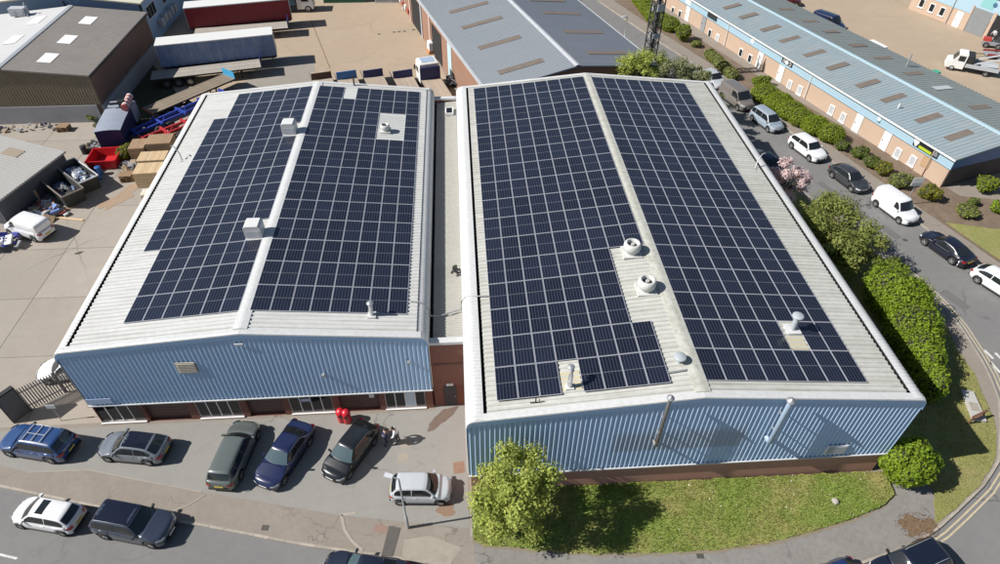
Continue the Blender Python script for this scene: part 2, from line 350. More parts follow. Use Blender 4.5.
bank('verge', jag(verge, .4, .05, 6), drygrass_m, lambda x, y: 0.03+wob(x, y)+0.02*0, res=0.6)
# planting bed and grass in front of the terrace
bed = [(58.3,9.5),(56.5,15.4),(54.7,21.0),(53.2,26.2),(51.5,31.9),(49.2,39.0),(45.6,50.4),(41.9,60.5),(37.6,73.5),(41,74),(45.9,60),(52,42),(60.5,20),(72,17),(70,9)]
bank('planting_bed', bed, soil_m, lambda x, y: 0.03+wob(x, y)*1.5, res=0.8)
bank('far_lawn', [(57.3,13.6),(56.6,16.0),(60.5,14.8),(66,15),(75,14),(75,4),(60.3,4)], drygrass_m, lambda x, y: 0.075+wob(x, y)*0.5, res=0.7)
# markings
def dash(a, b, w, m): strip(a, b, w, m, ZR+0.006, 'road_marking')
dash((-13.15-2.0,-10.07+.55), (-12.16,-10.35), 0.12, white_line)
for k in range(1, 5): dash((-12.16+k*6-2.2,-10.35-1.55*k+.6), (-12.16+k*6,-10.35-1.55*k), 0.12, white_line)
dash((50.6,1.35),(50.95,.25),0.14,white_line) if False else None
dash(G(985,349), G(994,358), 0.2, white_line); dash(G(991,361), G(1001,372), 0.2, white_line); dash(G(996,352), G(1006,362), 0.2, white_line)
def offs(line, d):
    out = []
    for i, p in enumerate(line):
        a = Vector(line[max(i-1, 0)]); b = Vector(line[min(i+1, len(line)-1)]); t = (b-a).normalized(); out.append((p[0]+t.y*d, p[1]-t.x*d))
    return out
for d in (0.3, 0.55):
    ln = offs(front_kerb[11:26], d); b = MB()
    for i in range(len(ln)-1):
        a, c = Vector(ln[i]), Vector(ln[i+1]); t = c-a; n0 = Vector((-t.y, t.x)).normalized()*0.05
        b.add([(a.x-n0.x,a.y-n0.y,ZR+0.006),(c.x-n0.x,c.y-n0.y,ZR+0.006),(c.x+n0.x,c.y+n0.y,ZR+0.006),(a.x+n0.x,a.y+n0.y,ZR+0.006)], [(0,1,2,3)])
    tag(b.build('yellow_line', yellow_line), kind='structure')
# grass blades on the lawn and verge
def blades(name, poly_pts, zf, n, mats, hmin, hmax, wid, label, seed):
    r = np.random.default_rng(seed); xs = [p[0] for p in poly_pts]; ys = [p[1] for p in poly_pts]
    from mathutils.geometry import intersect_point_tri_2d
    P = np.array(poly_pts)
    pts = np.stack([r.uniform(min(xs), max(xs), n*3), r.uniform(min(ys), max(ys), n*3)], 1)
    ins = np.zeros(len(pts), bool); j = len(P)-1
    for i in range(len(P)):
        xi, yi = P[i]; xj, yj = P[j]
        c = ((yi > pts[:,1]) != (yj > pts[:,1])) & (pts[:,0] < (xj-xi)*(pts[:,1]-yi)/(yj-yi+1e-9)+xi); ins ^= c; j = i
    pts = pts[ins][:n]; V = []; F = []; MI = []
    for x, y in pts:
        z = zf(x, y); a = r.uniform(0, 6.28); h = r.uniform(hmin, hmax); dx, dy = math.cos(a)*wid, math.sin(a)*wid; l = r.uniform(-.6,.6)*h; l2 = r.uniform(-.6,.6)*h
        k = len(V); V += [(x-dx,y-dy,z-.01),(x+dx,y+dy,z-.01),(x+l,y+l2,z+h)]; F.append((k,k+1,k+2))
    me = bpy.data.meshes.new(name); me.from_pydata(V, [], F)
    for m in mats: me.materials.append(m)
    o = link(name, me); tag(o, label, 'grass', kind='stuff')
gl1 = leafmat('grass_blade', (0.19,0.26,0.04), (0.36,0.3,0.12), 0.22, 0.45, 0.3)
gl2 = leafmat('dry_grass_blade', (0.25,0.26,0.08), (0.36,0.3,0.15), 0.3, 0.4)
blades('grass', lawn, lawn_z, 26000, [gl1], 0.05, 0.14, 0.022, 'rough mown grass with dry tufts along the brick plinth', 3)
blades('grass', verge[:12]+[(43.5,3),(42,-5.0),(40.1,-8.0)], lambda x, y: 0.03+wob(x, y), 16000, [gl2], 0.04, 0.1, 0.02, 'dry short verge grass inside the kerb bend', 4)

# daisies and litter leaves
blades('daisies', lawn, lawn_z, 160, [mat('daisy_white',(0.75,0.75,0.7),.8)], .06, .1, .035, 'scattered white daisies in the front lawn', 14)
lx, ly = G(917,526); blades('fallen_leaves', [(lx+1.3*math.cos(k*PI/8), ly+.85*math.sin(k*PI/8)) for k in range(16)], lambda x, y: .022, 500, [leafmat('fallen_leaf',(0.17,0.1,0.05),(0.23,0.16,0.09),.35,.1)], .01, .05, .05, 'drift of brown fallen leaves on the footpath corner', 15)
# repairs and covers on the carriageway and footway
rp = random.Random(19)
rep_m = mat('repair_asphalt',(0.12,0.117,0.113),.92,noise=[(1,.5,(0.15,0.146,0.14)),(20,.3,(0.18,0.175,0.17))],coords='World')
for (px, py, w, l, a) in ((955,300,.9,2.2,-70),(890,232,.8,2.0,-72),(830,190,.7,3.0,-72)):
    x, y = G(px, py, ZR); c_, s_ = math.cos(rad(a)), math.sin(rad(a)); patch('road_repair', [(x+u*c_-v*s_, y+u*s_+v*c_) for u, v in ((-l/2,-w/2),(l/2,-w/2),(l/2,w/2),(-l/2,w/2))], rep_m, ZR+.005)
iron = mat('cast_iron',(0.06,0.055,0.05),.7,noise=(8,.4,(0.1,0.085,0.07)))
for (px, py, z) in ((905,240,ZR),(868,205,ZR),(265,528,0),(700,556,0)):
    x, y = G(px, py, z); patch('drain_cover', [(x-.2,y-.14),(x+.2,y-.18),(x+.22,y+.14),(x-.18,y+.18)], iron, z+.009)
# ------------------------------------------------------------------ main buildings
roof_white = mat('white_roof_sheet', (0.55,0.55,0.535), 0.55, noise=[(0.35,0.4,(0.48,0.475,0.45)),(3,0.3,(0.38,0.37,0.34))], streak=((0.3,4.0,1.0),0.5,(0.34,0.335,0.305)), coords='World')
roof_aged = mat('aged_roof_sheet', (0.49,0.49,0.455), 0.6, noise=[(0.3,0.45,(0.41,0.405,0.36)),(2.5,0.4,(0.32,0.315,0.27))], streak=((0.25,4.0,1.0),0.6,(0.28,0.275,0.235)), coords='World')
trim_white = mat('white_trim', (0.56,0.565,0.56), 0.5, noise=[(0.5,0.4,(0.48,0.48,0.47)),(4,0.35,(0.38,0.375,0.35))], coords='World')
lichen = mat('lichen_ridge', (0.47,0.465,0.42), 0.75, noise=[(1.0,0.6,(0.37,0.365,0.3)),(4,0.6,(0.28,0.28,0.23))], coords='World')
clad_blue = mat('blue_cladding', (0.37,0.53,0.72), 0.5, noise=[(0.3,0.35,(0.42,0.57,0.73)),(2.0,0.3,(0.32,0.47,0.66))], streak=((4,4,0.2),0.35,(0.4,0.5,0.62)), coords='World')
clad_pale = mat('pale_blue_cladding', (0.38,0.53,0.72), 0.5, noise=[(0.3,0.35,(0.42,0.56,0.72)),(2.0,0.3,(0.32,0.46,0.65))], streak=((4,4,0.2),0.35,(0.46,0.55,0.65)), coords='World')
trim_blue = mat('blue_trim', (0.19,0.31,0.47), 0.5, noise=(1.0,0.3,(0.24,0.35,0.49)), coords='World')
soffit_m = mat('dark_soffit', (0.08,0.06,0.055), 0.8)
gutter_m = mat('gutter_black', (0.012,0.012,0.013), 0.8)
yellowed = mat('yellowed_rooflight', (0.5,0.45,0.3), 0.5, noise=(2,0.4,(0.42,0.38,0.27)), coords='World')

def soot(m, boxes):
    """brown soot stains with soft edges on the cladding, in metres on the wall: (x0, x1, z0, z1)"""
    nt = m.node_tree; N = nt.nodes; L = nt.links; b = N['Principled BSDF']; geo = N.new('ShaderNodeNewGeometry'); sep = N.new('ShaderNodeSeparateXYZ'); L.new(geo.outputs['Position'], sep.inputs[0])
    prev = b.inputs['Base Color'].links[0].from_socket
    def sm(v, a, c):
        x = N.new('ShaderNodeMapRange'); x.interpolation_type = 'SMOOTHSTEP'; x.inputs[1].default_value = a; x.inputs[2].default_value = c; L.new(v, x.inputs[0]); return x.outputs[0]
    def mul(a, c):
        x = N.new('ShaderNodeMath'); x.operation = 'MULTIPLY'; L.new(a, x.inputs[0])
        if isinstance(c, float): x.inputs[1].default_value = c
        else: L.new(c, x.inputs[1])
        return x.outputs[0]
    for x0, x1, z0, z1, am in boxes:
        f = mul(mul(sm(sep.outputs[0], x0-.5, x0+.3), sm(sep.outputs[0], x1+.4, x1-.2)), mul(sm(sep.outputs[2], z0-.12, z0+.12), sm(sep.outputs[2], z1+.7, z1-.3)))
        mx = N.new('ShaderNodeMix'); mx.data_type = 'RGBA'; L.new(mul(f, am), mx.inputs[0]); L.new(prev, mx.inputs[6]); mx.inputs[7].default_value = (0.2,0.165,0.13,1); prev = mx.outputs[2]
    L.new(prev, b.inputs['Base Color'])
soot(clad_pale, [(21.0, 28.2, 3.7, 5.2, 0.4)])

def ribprof(a, b, pitch, h, crest=0.35, flank=0.12):
    """positions and heights of a trapezoidal profile between a and b"""
    out = []; n = int((b-a)/pitch)+1
    for i in range(n):
        s = a+i*pitch
        for f, z in ((0,0),(1-crest-2*flank,0),(1-crest-flank,h),(1-flank,h)):
            p = s+f*pitch
            if p < b: out.append((p, z))
    out.append((b, 0)); return out

def warehouse(name, label, xl, xr, xrl, yf, yb, zr, tanA, cols, gutL, gutR, rmat, cmat, rlmat):
    """xl/xr eave faces as (front, back), xrl ridge x; gutL/gutR = gutter distance from the eave face or None"""
    root = thing(name, label, 'warehouse', (xrl, (yf+yb)/2, 0))
    ox, oy = xrl, (yf+yb)/2
    def T(p): return (p[0]-ox, p[1]-oy, p[2])
    R = 0.62
    def xe(side, y):
        e = xl if side < 0 else xr; return lerp(e[0], e[1], (y-yf)/(yb-yf))
    zroof = lambda x: zr-abs(x-xrl)*tanA
    for side, gut in ((-1, gutL), (1, gutR)):
        prof = ribprof(yf+0.35, yb-0.25, 0.333, 0.06)
        b = MB(); rows = []
        for y, h in prof:
            e = xe(side, y)
            xi = xrl+side*0.12; xo = e-side*(gut+0.1 if gut else R+0.02)
            rows.append([T((xi, y, zroof(xi)+h)), T(((xi+xo)/2, y, zroof((xi+xo)/2)+h)), T((xo, y, zroof(xo)+h))])
        b.loft(rows, 0, smooth=False)
        # closed underside so that the sheet has thickness
        e0, e1 = xe(side, yf+.35), xe(side, yb-.25)
        g_ = (gut+0.12 if gut else R+0.02)
        b.quad(T((xrl, yf+.36, zr-.25)), T((xrl, yb-.26, zr-.25)), T((e1-side*g_, yb-.26, zroof(e1-side*g_)-.25)), T((e0-side*g_, yf+.36, zroof(e0-side*g_)-.25)))
        fixn(b.build('roof_sheet', rmat, root))
        # gutter
        if gut:
            b = MB()
            for y0, y1 in ((yf+0.55, yb-0.45),):
                rows = []
                for y in (y0, y1):
                    e = xe(side, y); xa, xb = e-side*(gut+.1), e-side*(gut-.08); z = zroof(xa)
                    rows.append([T((xa,y,z+.02)), T((xa,y,z-.3)), T((xb,y,z-.3)), T((xb,y,z+.02))])
                b.loft(rows, 0, False); b.quad(*rows[0]); b.quad(*rows[1])
            b.build('gutter', gutter_m, root)
        # bullnose eave, ribbed along y, then side cladding down to the plinth
        prof = ribprof(yf+0.02, yb-0.02, 0.25, 0.03, 0.4, 0.1)
        b = MB(); rows = []
        for y, h in prof:
            e = xe(side, y); g0 = (gut-.08 if gut else R)
            xs = e-side*g0; zs = zroof(e-side*(gut+.1))+.03 if gut else zroof(xs)
            pts = [T((xs, y, zs+h*.4 if gut else zs+.045))]
            zt = zs
            for k in range(0, 7):
                a = PI/2*k/6; pts.append(T((e-side*R+side*(R+h)*math.sin(a), y, zt-R+(R+h)*math.cos(a))))
            pts.append(T((e+side*h, y, 2.15)))
            rows.append(pts)
        b.loft(rows, 0, smooth=True); fixn(b.build('side_cladding', rlmat, root))
    # ridge cap
    b = MB(); w = 0.42
    prof = [(-w, -w*tanA+.05),(-w, -w*tanA+.085),(-.07,.10),(.07,.10),(w,-w*tanA+.085),(w,-w*tanA+.05)]
    b.loft([[T((xrl+x, y, zr+z)) for x, z in prof] for y in (yf+.3, yf+8, yf+16, yb-.2)], 0, False)
    b.build('ridge_cap', lichen if rmat is roof_aged else trim_white, root)
    # verge flashings front and back: white top strip and coloured face trim
    for yy, s, nm in ((yf, -1, 'front'), (yb, 1, 'back')):
        b = MB(); rows = []
        xsn = [xe(-1, yy)+R*(1-math.cos(k*PI/8)) for k in range(5)]+[xrl-3, xrl, xrl+3]+[xe(1, yy)-R*(1-math.cos(PI/2-k*PI/8)) for k in range(5)]
        def ztop(x):
            z = zroof(x)
            for sd in (-1, 1):
                e = xe(sd, yy); d = (e-x)*sd
                if d < R:
                    zt = zroof(e-sd*(gutL+.1 if sd < 0 and gutL else gutR+.1 if sd > 0 and gutR else R))+.03
                    z = min(z, zt-R+math.sqrt(max(0, R*R-(R-d)**2)))
            return z
        for x in xsn:
            z = ztop(x)+.07; rows.append([T((x, yy-s*0.4, z-.02)), T((x, yy-s*0.08, z)), T((x, yy+s*0.03, z-.05)), T((x, yy+s*.045, z-.14))])
        b.loft(rows, 0, False); fixn(b.build('verge_flashing', trim_white, root))
        b = MB(); rows = []
        for x in xsn:
            z = ztop(x)-.065; rows.append([T((x, yy+s*.045, z)), T((x, yy+s*.045, max(z-.32, 2.3))), T((x, yy-s*.03, max(z-.34, 2.28)))])
        b.loft(rows, 0, False); fixn(b.build('verge_trim', trim_blue, root))
        # gable cladding
        prof = ribprof(xe(-1, yy)+.03, xe(1, yy)-.03, 0.268, 0.085, 0.13, 0.32)
        rows = []
        for x, h in prof:
            z = ztop(x)-.02; yw = yy+s*(h-.09); rows.append([T((x, yw, 2.1)), T((x, yw, max(2.12, z)))])
        b = MB(); b.loft(rows, 0, False); o = fixn(b.build('gable_cladding', cmat, root))
        if o.data.polygons[0].normal.y*s < 0: o.data.flip_normals()
        # drip trim along the bottom
        b = MB(); x0, x1 = xe(-1, yy), xe(1, yy)
        b.box(x0-ox, x1-ox, yy-oy-.06, yy-oy+.06, 2.02, 2.1); b.build('drip_trim', trim_white, root)
    # soffit and plinth walls
    b = MB(); b.box(xl[0]-ox+.2, xr[0]-ox-.2, yf-oy+.02, yb-oy-.05, 2.0, 2.06); b.build('soffit', soffit_m, root)
    return root, T, zroof

B1, T1, z1 = warehouse('warehouse', 'low blue-clad warehouse with glazed brick ground floor and ridge boxes, half covered in solar panels',
    (-10.8,-11.25), (10.68,10.68), 0.0, -1.8, 30.4, 8.10, 0.0937, None, 0.78, None, roof_white, clad_blue, trim_white)
B2, T2, z2 = warehouse('warehouse', 'larger blue-clad warehouse above the front lawn, with two front flues and round roof vents',
    (12.8,12.85), (37.72,37.8), 25.15, -8.1, 30.0, 8.52, 0.0956, None, 1.02, 0.95, roof_aged, clad_pale, trim_white)

# ---- ground floor of the left unit
def plinth(root, T, xl, xr, y0, yb, openings, m):
    """brick wall at y=y0 with openings (x0, x1, z0); and the three other sides"""
    b = MB(); x = xl
    for a, c, zlo in sorted(openings):
        b.box(*[v for v in (T((x,0,0))[0], T((a,0,0))[0])], T((0,y0,0))[1], T((0,y0+.25,0))[1], -0.1, 2.0)
        if zlo > 0: b.box(T((a,0,0))[0], T((c,0,0))[0], T((0,y0+.003,0))[1], T((0,y0+.25,0))[1], -0.1, zlo)
        x = c
    b.box(T((x,0,0))[0], T((xr,0,0))[0], T((0,y0,0))[1], T((0,y0+.25,0))[1], -0.1, 2.0)
    for xa, xb in ((xl, xl+.25), (xr-.25, xr)): b.box(T((xa,0,0))[0], T((xb,0,0))[0], T((0,y0+.252,0))[1], T((0,yb,0))[1], -0.1, 2.0)
    b.box(T((xl+.26,0,0))[0], T((xr-.26,0,0))[0], T((0,yb-.25,0))[1], T((0,yb,0))[1], -0.1, 2.0)
    b.build('brick_plinth', m, root)
def X1(px): return -10.9+(px-101.3)*(21.55/333)       # along the left unit's brick front
win = [(X1(103),X1(146)), (X1(200),X1(242)), (X1(291),X1(333)), (X1(386),X1(426))]
shut = [(X1(150),X1(191)), (X1(249),X1(284)), (X1(340),X1(380))]
plinth(B1, T1, -10.75, 10.62, -1.66, 30.2, [(a,c,0.12) for a, c in win]+[(a,c,0.02) for a, c in shut], brick_m)
panel_blue = mat('pale_blue_panel', (0.5,0.6,0.68), 0.5, noise=(2,0.2,(0.45,0.55,0.62)))
for i, (a, c) in enumerate(win):
    n = 4; w = (c-a)
    wroot = MB()
    xa, xc = T1((a,0,0))[0], T1((c,0,0))[0]; yw = T1((0,-1.62,0))[1]; f = 0.06
    wroot.box(xa, xc, yw, yw+.08, 0.12, 0.2).box(xa, xc, yw, yw+.08, 1.92, 2.0)
    for k in range(n+1): x = lerp(xa, xc, k/n); wroot.box(x-f/2 if k else x, x+f/2 if k < n else x+.001, yw-.002, yw+.082, 0.2, 1.92)
    wroot.box(xa-.05, xc+.05, yw-.14, yw+.0, 0.06, 0.118)
    wo = wroot.build('window', white_frame, B1)
    for k in range(n):
        x0, x1_ = lerp(xa, xc, k/n)+f/2, lerp(xa, xc, (k+1)/n)-f/2
        m = panel_blue if i == 3 and k == 2 else glass_dark
        p = MB(); p.box(x0, x1_, yw+.03, yw+.05, 0.2, 1.92); p.build('pane', m, wo)
    if i == 2: MB().box(lerp(xa,xc,.28), lerp(xa,xc,.48), yw+.005, yw+.012, 1.25, 1.55).build('notice', mat('pale_lilac_notice',(0.55,0.55,0.68),0.6), wo)
shut_m = mat('brown_shutter', (0.15,0.09,0.075), 0.6, noise=(2,0.5,(0.1,0.06,0.05)), coords='World')
for a, c in shut:
    so = MB()
    for k in range(13): so.box(T1((a+.02,0,0))[0], T1((c-.02,0,0))[0], T1((0,-1.42,0))[1]+(k%2)*.012, T1((0,-1.36,0))[1], 0.02+k*.15, 0.02+(k+1)*.15-.004)
    so.build('roller_shutter', shut_m, B1)
# interior darkness painted on one dark board just behind the glazing
MB().box(T1((-10.4,0,0))[0], T1((10.3,0,0))[0], T1((0,-1.3,0))[1], T1((0,-1.2,0))[1], 0, 2.0).build('dark_board', mat('interior_darkness',(0.06,0.055,0.05),0.9), B1)
# wall furniture on the left gable
def wallbox(root, T, x, z, w, h, d, y, m, name): return MB().box(T((x-w/2,0,0))[0], T((x+w/2,0,0))[0], T((0,y-d,0))[1], T((0,y,0))[1], z-h/2, z+h/2).build(name, m, root)
lo = wallbox(B1, T1, -3.75, 5.35, 1.15, 0.95, 0.05, -1.80, mat('beige_louvre',(0.42,0.38,0.32),0.6), 'louvre')
for k in range(6): MB().box(T1((-4.27,0,0))[0], T1((-3.23,0,0))[0], T1((0,-1.88,0))[1], T1((0,-1.851,0))[1], 4.95+k*.14, 5.03+k*.14).build('louvre_blade', mat('louvre_blade',(0.46,0.42,0.35),0.6), lo)
wallbox(B1, T1, -9.95, 2.55, 1.5, 0.5, 0.03, -1.82, mat('pale_blue_plate',(0.36,0.45,0.62),0.5,noise=(6,0.3,(0.5,0.55,0.66))), 'name_plate')
for px, z in ((4.1,4.15),(9.4,5.0)): wallbox(B1, T1, px, z, 0.16, 0.2, 0.22, -1.8, galv, 'wall_lamp')
wallbox(B1, T1, 6.7, 1.62, 0.32, 0.4, 0.02, -1.66, white_p, 'notice_plate')
wallbox(B1, T1, -0.2, 7.25, 0.5, 0.12, 0.06, -1.84, trim_white, 'bracket')

# ---- right unit plinth, louvre, flues
brick_pale = mat('brick_plinth_sunlit', (0.44,0.23,0.17), 0.9, noise=[(0.9,0.5,(0.48,0.28,0.21)),(12,0.5,(0.34,0.175,0.13))], bump=(30,0.4,0.01), coords='World')  # brick colour raised to carry the weak grazing sunlight on this wall
plinth(B2, T2, 12.95, 37.55, -8.03, 29.8, [], brick_pale)
lo = wallbox(B2, T2, 34.2, 2.85, 1.25, 0.85, 0.06, -8.1, white_frame, 'louvre')
for k in range(5): MB().box(T2((33.68,0,0))[0], T2((34.72,0,0))[0], T2((0,-8.19,0))[1], T2((0,-8.161,0))[1], 2.5+k*.145, 2.6+k*.145).build('louvre_blade', mat('grey_blade',(0.4,0.42,0.44),0.5), lo)

# ---- link block between the two
LK = thing('link_block', 'narrow brick link with a dark door and a pale corrugated roof between the two warehouses', 'building', (11.75, 14.4, 0))
TL = lambda p: (p[0]-11.75, p[1]-14.4, p[2])
MB().box(*[TL((10.72,0,0))[0], TL((12.78,0,0))[0]], TL((0,-1.5,0))[1], TL((0,-1.25,0))[1], -.1, 6.1).build('front_wall', brick_m, LK)
MB().box(*[TL((10.72,0,0))[0], TL((12.78,0,0))[0]], TL((0,30.0,0))[1], TL((0,30.25,0))[1], -.1, 6.1).build('rear_wall', brick_m, LK)
MB().box(*[TL((10.7,0,0))[0], TL((12.78,0,0))[0]], TL((0,-1.58,0))[1], TL((0,-1.15,0))[1], 6.1, 6.32).build('coping', trim_white, LK)
MB().box(*[TL((10.7,0,0))[0], TL((12.78,0,0))[0]], TL((0,29.9,0))[1], TL((0,30.35,0))[1], 6.1, 6.3).build('coping', trim_white, LK)
b = MB(); rows = [[TL((10.93,y,5.83+h)), TL((12.78,y,6.0+h))] for y, h in ribprof(-1.15, 29.9, 0.2, 0.03)]
b.loft(rows, 0, False); fixn(b.build('roof_sheet', mat('dull_link_sheet',(0.36,0.35,0.315),.65,noise=[(0.5,.4,(0.3,0.295,0.26)),(4,.3,(0.25,.24,.21))],coords='World'), LK))
MB().box(*[TL((10.72,0,0))[0], TL((10.92,0,0))[0]], TL((0,-1.15,0))[1], TL((0,29.9,0))[1], 5.55, 5.6).build('valley_gutter', gutter_m, LK)
d = MB().box(TL((11.4,0,0))[0], TL((12.2,0,0))[0], TL((0,-1.56,0))[1], TL((0,-1.5,0))[1], 0.02, 2.05).build('door', mat('dark_grey_door',(0.05,0.05,0.055),0.6,noise=(3,0.3,(0.08,0.08,0.085))), LK)
MB().cbox(TL((12.1,-1.58,1.0)), (.05,.05,.12)).build('handle', galv, d)
MB().box(TL((11.55,0,0))[0], TL((12.0,0,0))[0], TL((0,-1.6,0))[1], TL((0,-1.5,0))[1], 2.15, 2.3).build('door_lamp', white_p, LK)
o = MB().box(TL((11.75,0,0))[0], TL((12.5,0,0))[0], TL((0,27.0,0))[1], TL((0,28.2,0))[1], 6.02, 6.26).build('rooflight', white_frame, LK)
MB().box(TL((11.85,0,0))[0], TL((12.4,0,0))[0], TL((0,27.1,0))[1], TL((0,28.1,0))[1], 6.26, 6.27).build('pane', glass_dark, o)
MB().box(TL((10.73,0,0))[0], TL((12.77,0,0))[0], TL((0,8.0,0))[1], TL((0,8.1,0))[1], 4.6, 4.7).build('tie_beam', brick_m, LK)
MB().box(TL((10.73,0,0))[0], TL((12.77,0,0))[0], TL((0,-1.545,0))[1], TL((0,-1.5,0))[1], 4.15, 4.3).build('lintel_course', mat('brick_course',(0.15,0.065,0.05),0.9,noise=(6,.4)), LK)

# ------------------------------------------------------------------ solar panels
def cellmat(name, base, rough):
    m = mat(name, base, rough, spec=0.85, rnd=0.3); nt = m.node_tree; N = nt.nodes; L = nt.links; b = N['Principled BSDF']
    prev = b.inputs['Base Color'].links[0].from_socket
    tc = N.new('ShaderNodeTexCoord'); sep = N.new('ShaderNodeSeparateXYZ'); L.new(tc.outputs['Object'], sep.inputs[0])
    def line(sock, pitch, w):
        a = N.new('ShaderNodeMath'); a.operation = 'MULTIPLY'; a.inputs[1].default_value = 1/pitch; L.new(sock, a.inputs[0])
        f = N.new('ShaderNodeMath'); f.operation = 'FRACT'; L.new(a.outputs[0], f.inputs[0])
        g = N.new('ShaderNodeMath'); g.operation = 'LESS_THAN'; g.inputs[1].default_value = w; L.new(f.outputs[0], g.inputs[0]); return g.outputs[0]
    l1 = line(sep.outputs[0], 0.1775, 0.22); l2 = line(sep.outputs[1], 0.0912, 0.06)
    mx = N.new('ShaderNodeMath'); mx.operation = 'MAXIMUM'; L.new(l1, mx.inputs[0]); L.new(l2, mx.inputs[1])
    x = N.new('ShaderNodeMix'); x.data_type = 'RGBA'; L.new(mx.outputs[0], x.inputs[0]); L.new(prev, x.inputs[6]); x.inputs[7].default_value = (0.045,0.05,0.068,1)
    L.new(x.outputs[2], b.inputs['Base Color']); return m
cell_m = cellmat('solar_cells', (0.008,0.0098,0.02), 0.15)
frame_m = mat('panel_frame', (0.44,0.45,0.49), 0.4, metal=0.2)
PW, PL = 1.134, 2.236; CPX, CPY = 1.154, 2.2584
def panel_mesh():
    b = MB(); f = 0.026; t = 0.035
    for x0, x1, y0, y1 in ((0,f,0,PL),(PW-f,PW,0,PL),(f,PW-f,0,f),(f,PW-f,PL-f,PL)): b.box(x0, x1, y0, y1, 0, t, 1)
    b.box(f, PW-f, PL/2-.018, PL/2+.018, .02, .0315, 2)
    for y0, y1 in ((f, PL/2-.018), (PL/2+.018, PL-f)): b.box(f, PW-f, y0, y1, .01, .03, 0)
    me = b.mesh('solar_panel'); me.materials.append(cell_m); me.materials.append(frame_m); me.materials.append(mat('panel_midline',(0.13,0.135,0.15),.4)); return me
pan_me = panel_mesh()
rail_me = MB().box(0, 1, -.02, .02, -.08, -.002).mesh('rail'); rail_me.materials.append(galv)
def array(label, ridge, ridge_z, side, off, yf, a, ncol, nrow, skip):
    """panels count from the ridge outwards (u) and from the front backwards (v)"""
    root = thing('solar_array', label, 'solar panels', (ridge, yf, ridge_z), 0)
    ca, sa = math.cos(a), math.sin(a)
    for v in range(nrow):
        for u in range(ncol):
            if (u, v) in skip: continue
            o = link('solar_panel', pan_me, root)
            if side > 0: o.location = ((off+u*CPX)*ca, v*CPY, -(off+u*CPX)*sa)
            else: o.location = (-(off+(u+1)*CPX-.02)*ca, v*CPY, -(off+(u+1)*CPX-.02)*sa)
            o.rotation_euler = (rng.uniform(-.0012,.0012), side*a+rng.uniform(-.0015,.0015), 0)
        us = [u for u in range(ncol) if (u, v) not in skip]
        runs = []; st = us[0]
        for p, q in zip(us, us[1:]+[None]):
            if q != p+1: runs.append((st, p)); st = q
        for f in (.45, 1.75):
            for p, q in runs:
                w = (q-p+1)*CPX-.02; o = link('rail', rail_me, root); o.scale = (w, 1, 1)
                xx = off+p*CPX if side > 0 else off+(q+1)*CPX-.02
                o.location = (side*xx*ca, v*CPY+f, -xx*sa); o.rotation_euler = (0, side*a, 0)
    return root
S1 = array('solar panels on the yard-side slope of the ridge-box roof, stepped at its outer edge', 0, 8.165, -1, .385, 0, .0935, 7, 13,
      {(6,v) for v in (0,1,2,11,12)} | {(0,3),(0,9)})
S2 = array('solar panels on the slope beside the link roof, with a gap round a black-topped vent', 0, 8.165, 1, .264, 0, .0935, 8, 13,
      {(2,12),(5,10),(6,10),(5,9),(6,9)})
S3 = array('solar panels beside the round white vents, with the strip below the vents left bare', 24.82, 8.605, -1, .02, -7.046, .0953, 9, 16,
      {(0,v) for v in (0,1,2,3,4)} | {(1,v) for v in (2,3,4)} | {(5,0)})
S4 = array('solar panels on the slope facing the street, with one gap round a tall cowl flue', 24.82, 8.605, 1, .705, -7.046, .0953, 8, 16,
      {(5,1)})
# ------------------------------------------------------------------ roof furniture
def cowl_box(x, y, label):
    t = thing('ridge_vent', label, 'roof vent', (x, y, z1(x)), 0, None)
    m = mat('vent_white', (0.6,0.6,0.59), 0.45, noise=(2,0.2,(0.62,0.62,0.6)))
    b = MB(); b.box(-.55,.55,-.6,.6,-.02,.12); b.build('base', trim_white, t)
    prof = [(-.55,.12),(-.55,.95),(-.42,1.1),(.42,1.1),(.55,.95),(.55,.12)]
    b = MB(); n = len(prof)
    b.loft([[(px, y_, z_) for px, z_ in prof] for y_ in (-.5,.5)], 0, False); b.add([(px,-.5,z_) for px, z_ in prof], [tuple(range(n))]); b.add([(px,.5,z_) for px, z_ in prof], [tuple(range(n-1,-1,-1))])
    fixn(b.build('hood', m, t))
    MB().box(-.42,.42,-.515,-.501,.2,.75).build('grille', mat('vent_grille',(0.55,0.56,0.58),0.5), t)
    MB().box(.5,1.1,-.22,.22,-.06,.1).build('flashing', trim_white, t)
cowl_box(-.95, 7.35, 'boxy white ridge vent on the warehouse ridge, the one closer to the front gable')
cowl_box(-1.0, 21.0, 'boxy white ridge vent on the warehouse ridge, the one closer to the rear yard')

def round_vent(x, y, z, label, black=False, s=1.0):
    t = thing('roof_ventilator', label, 'roof vent', (x, y, z))
    m = mat('vent_offwhite', (0.54,0.54,0.52), 0.5, noise=(3,0.3,(0.42,0.41,0.38)))
    MB().box(-.6*s,.6*s,-.6*s,.6*s,-.02,.12).build('base', m, t)
    b = MB(); b.lathe([(.42*s,.1),(.42*s,.3*s),(.52*s,.36*s),(.56*s,.5*s),(.56*s,.72*s),(.5*s,.84*s),(.42*s,.9*s),(.36*s,.86*s),(.34*s,.6*s)], 24); b.build('drum', m, t)
    b = MB(); b.lathe([(.345*s,.62*s),(.1*s,.6*s),(.0,.6*s)], 24); b.build('throat', mat('vent_throat',(0.06,0.06,0.06),0.8) if not black else gutter_m, t)
    b = MB(); b.tube([(0,0,.58*s),(0,0,.78*s)], .12*s, 10); b.build('motor', mat('motor_grey',(0.45,0.45,0.44),0.5) if not black else gutter_m, t)
    return t
round_vent(23.85, 3.6, z2(23.85)+.03, 'round white roof ventilator on the bare roof patch, nearer the panels behind')
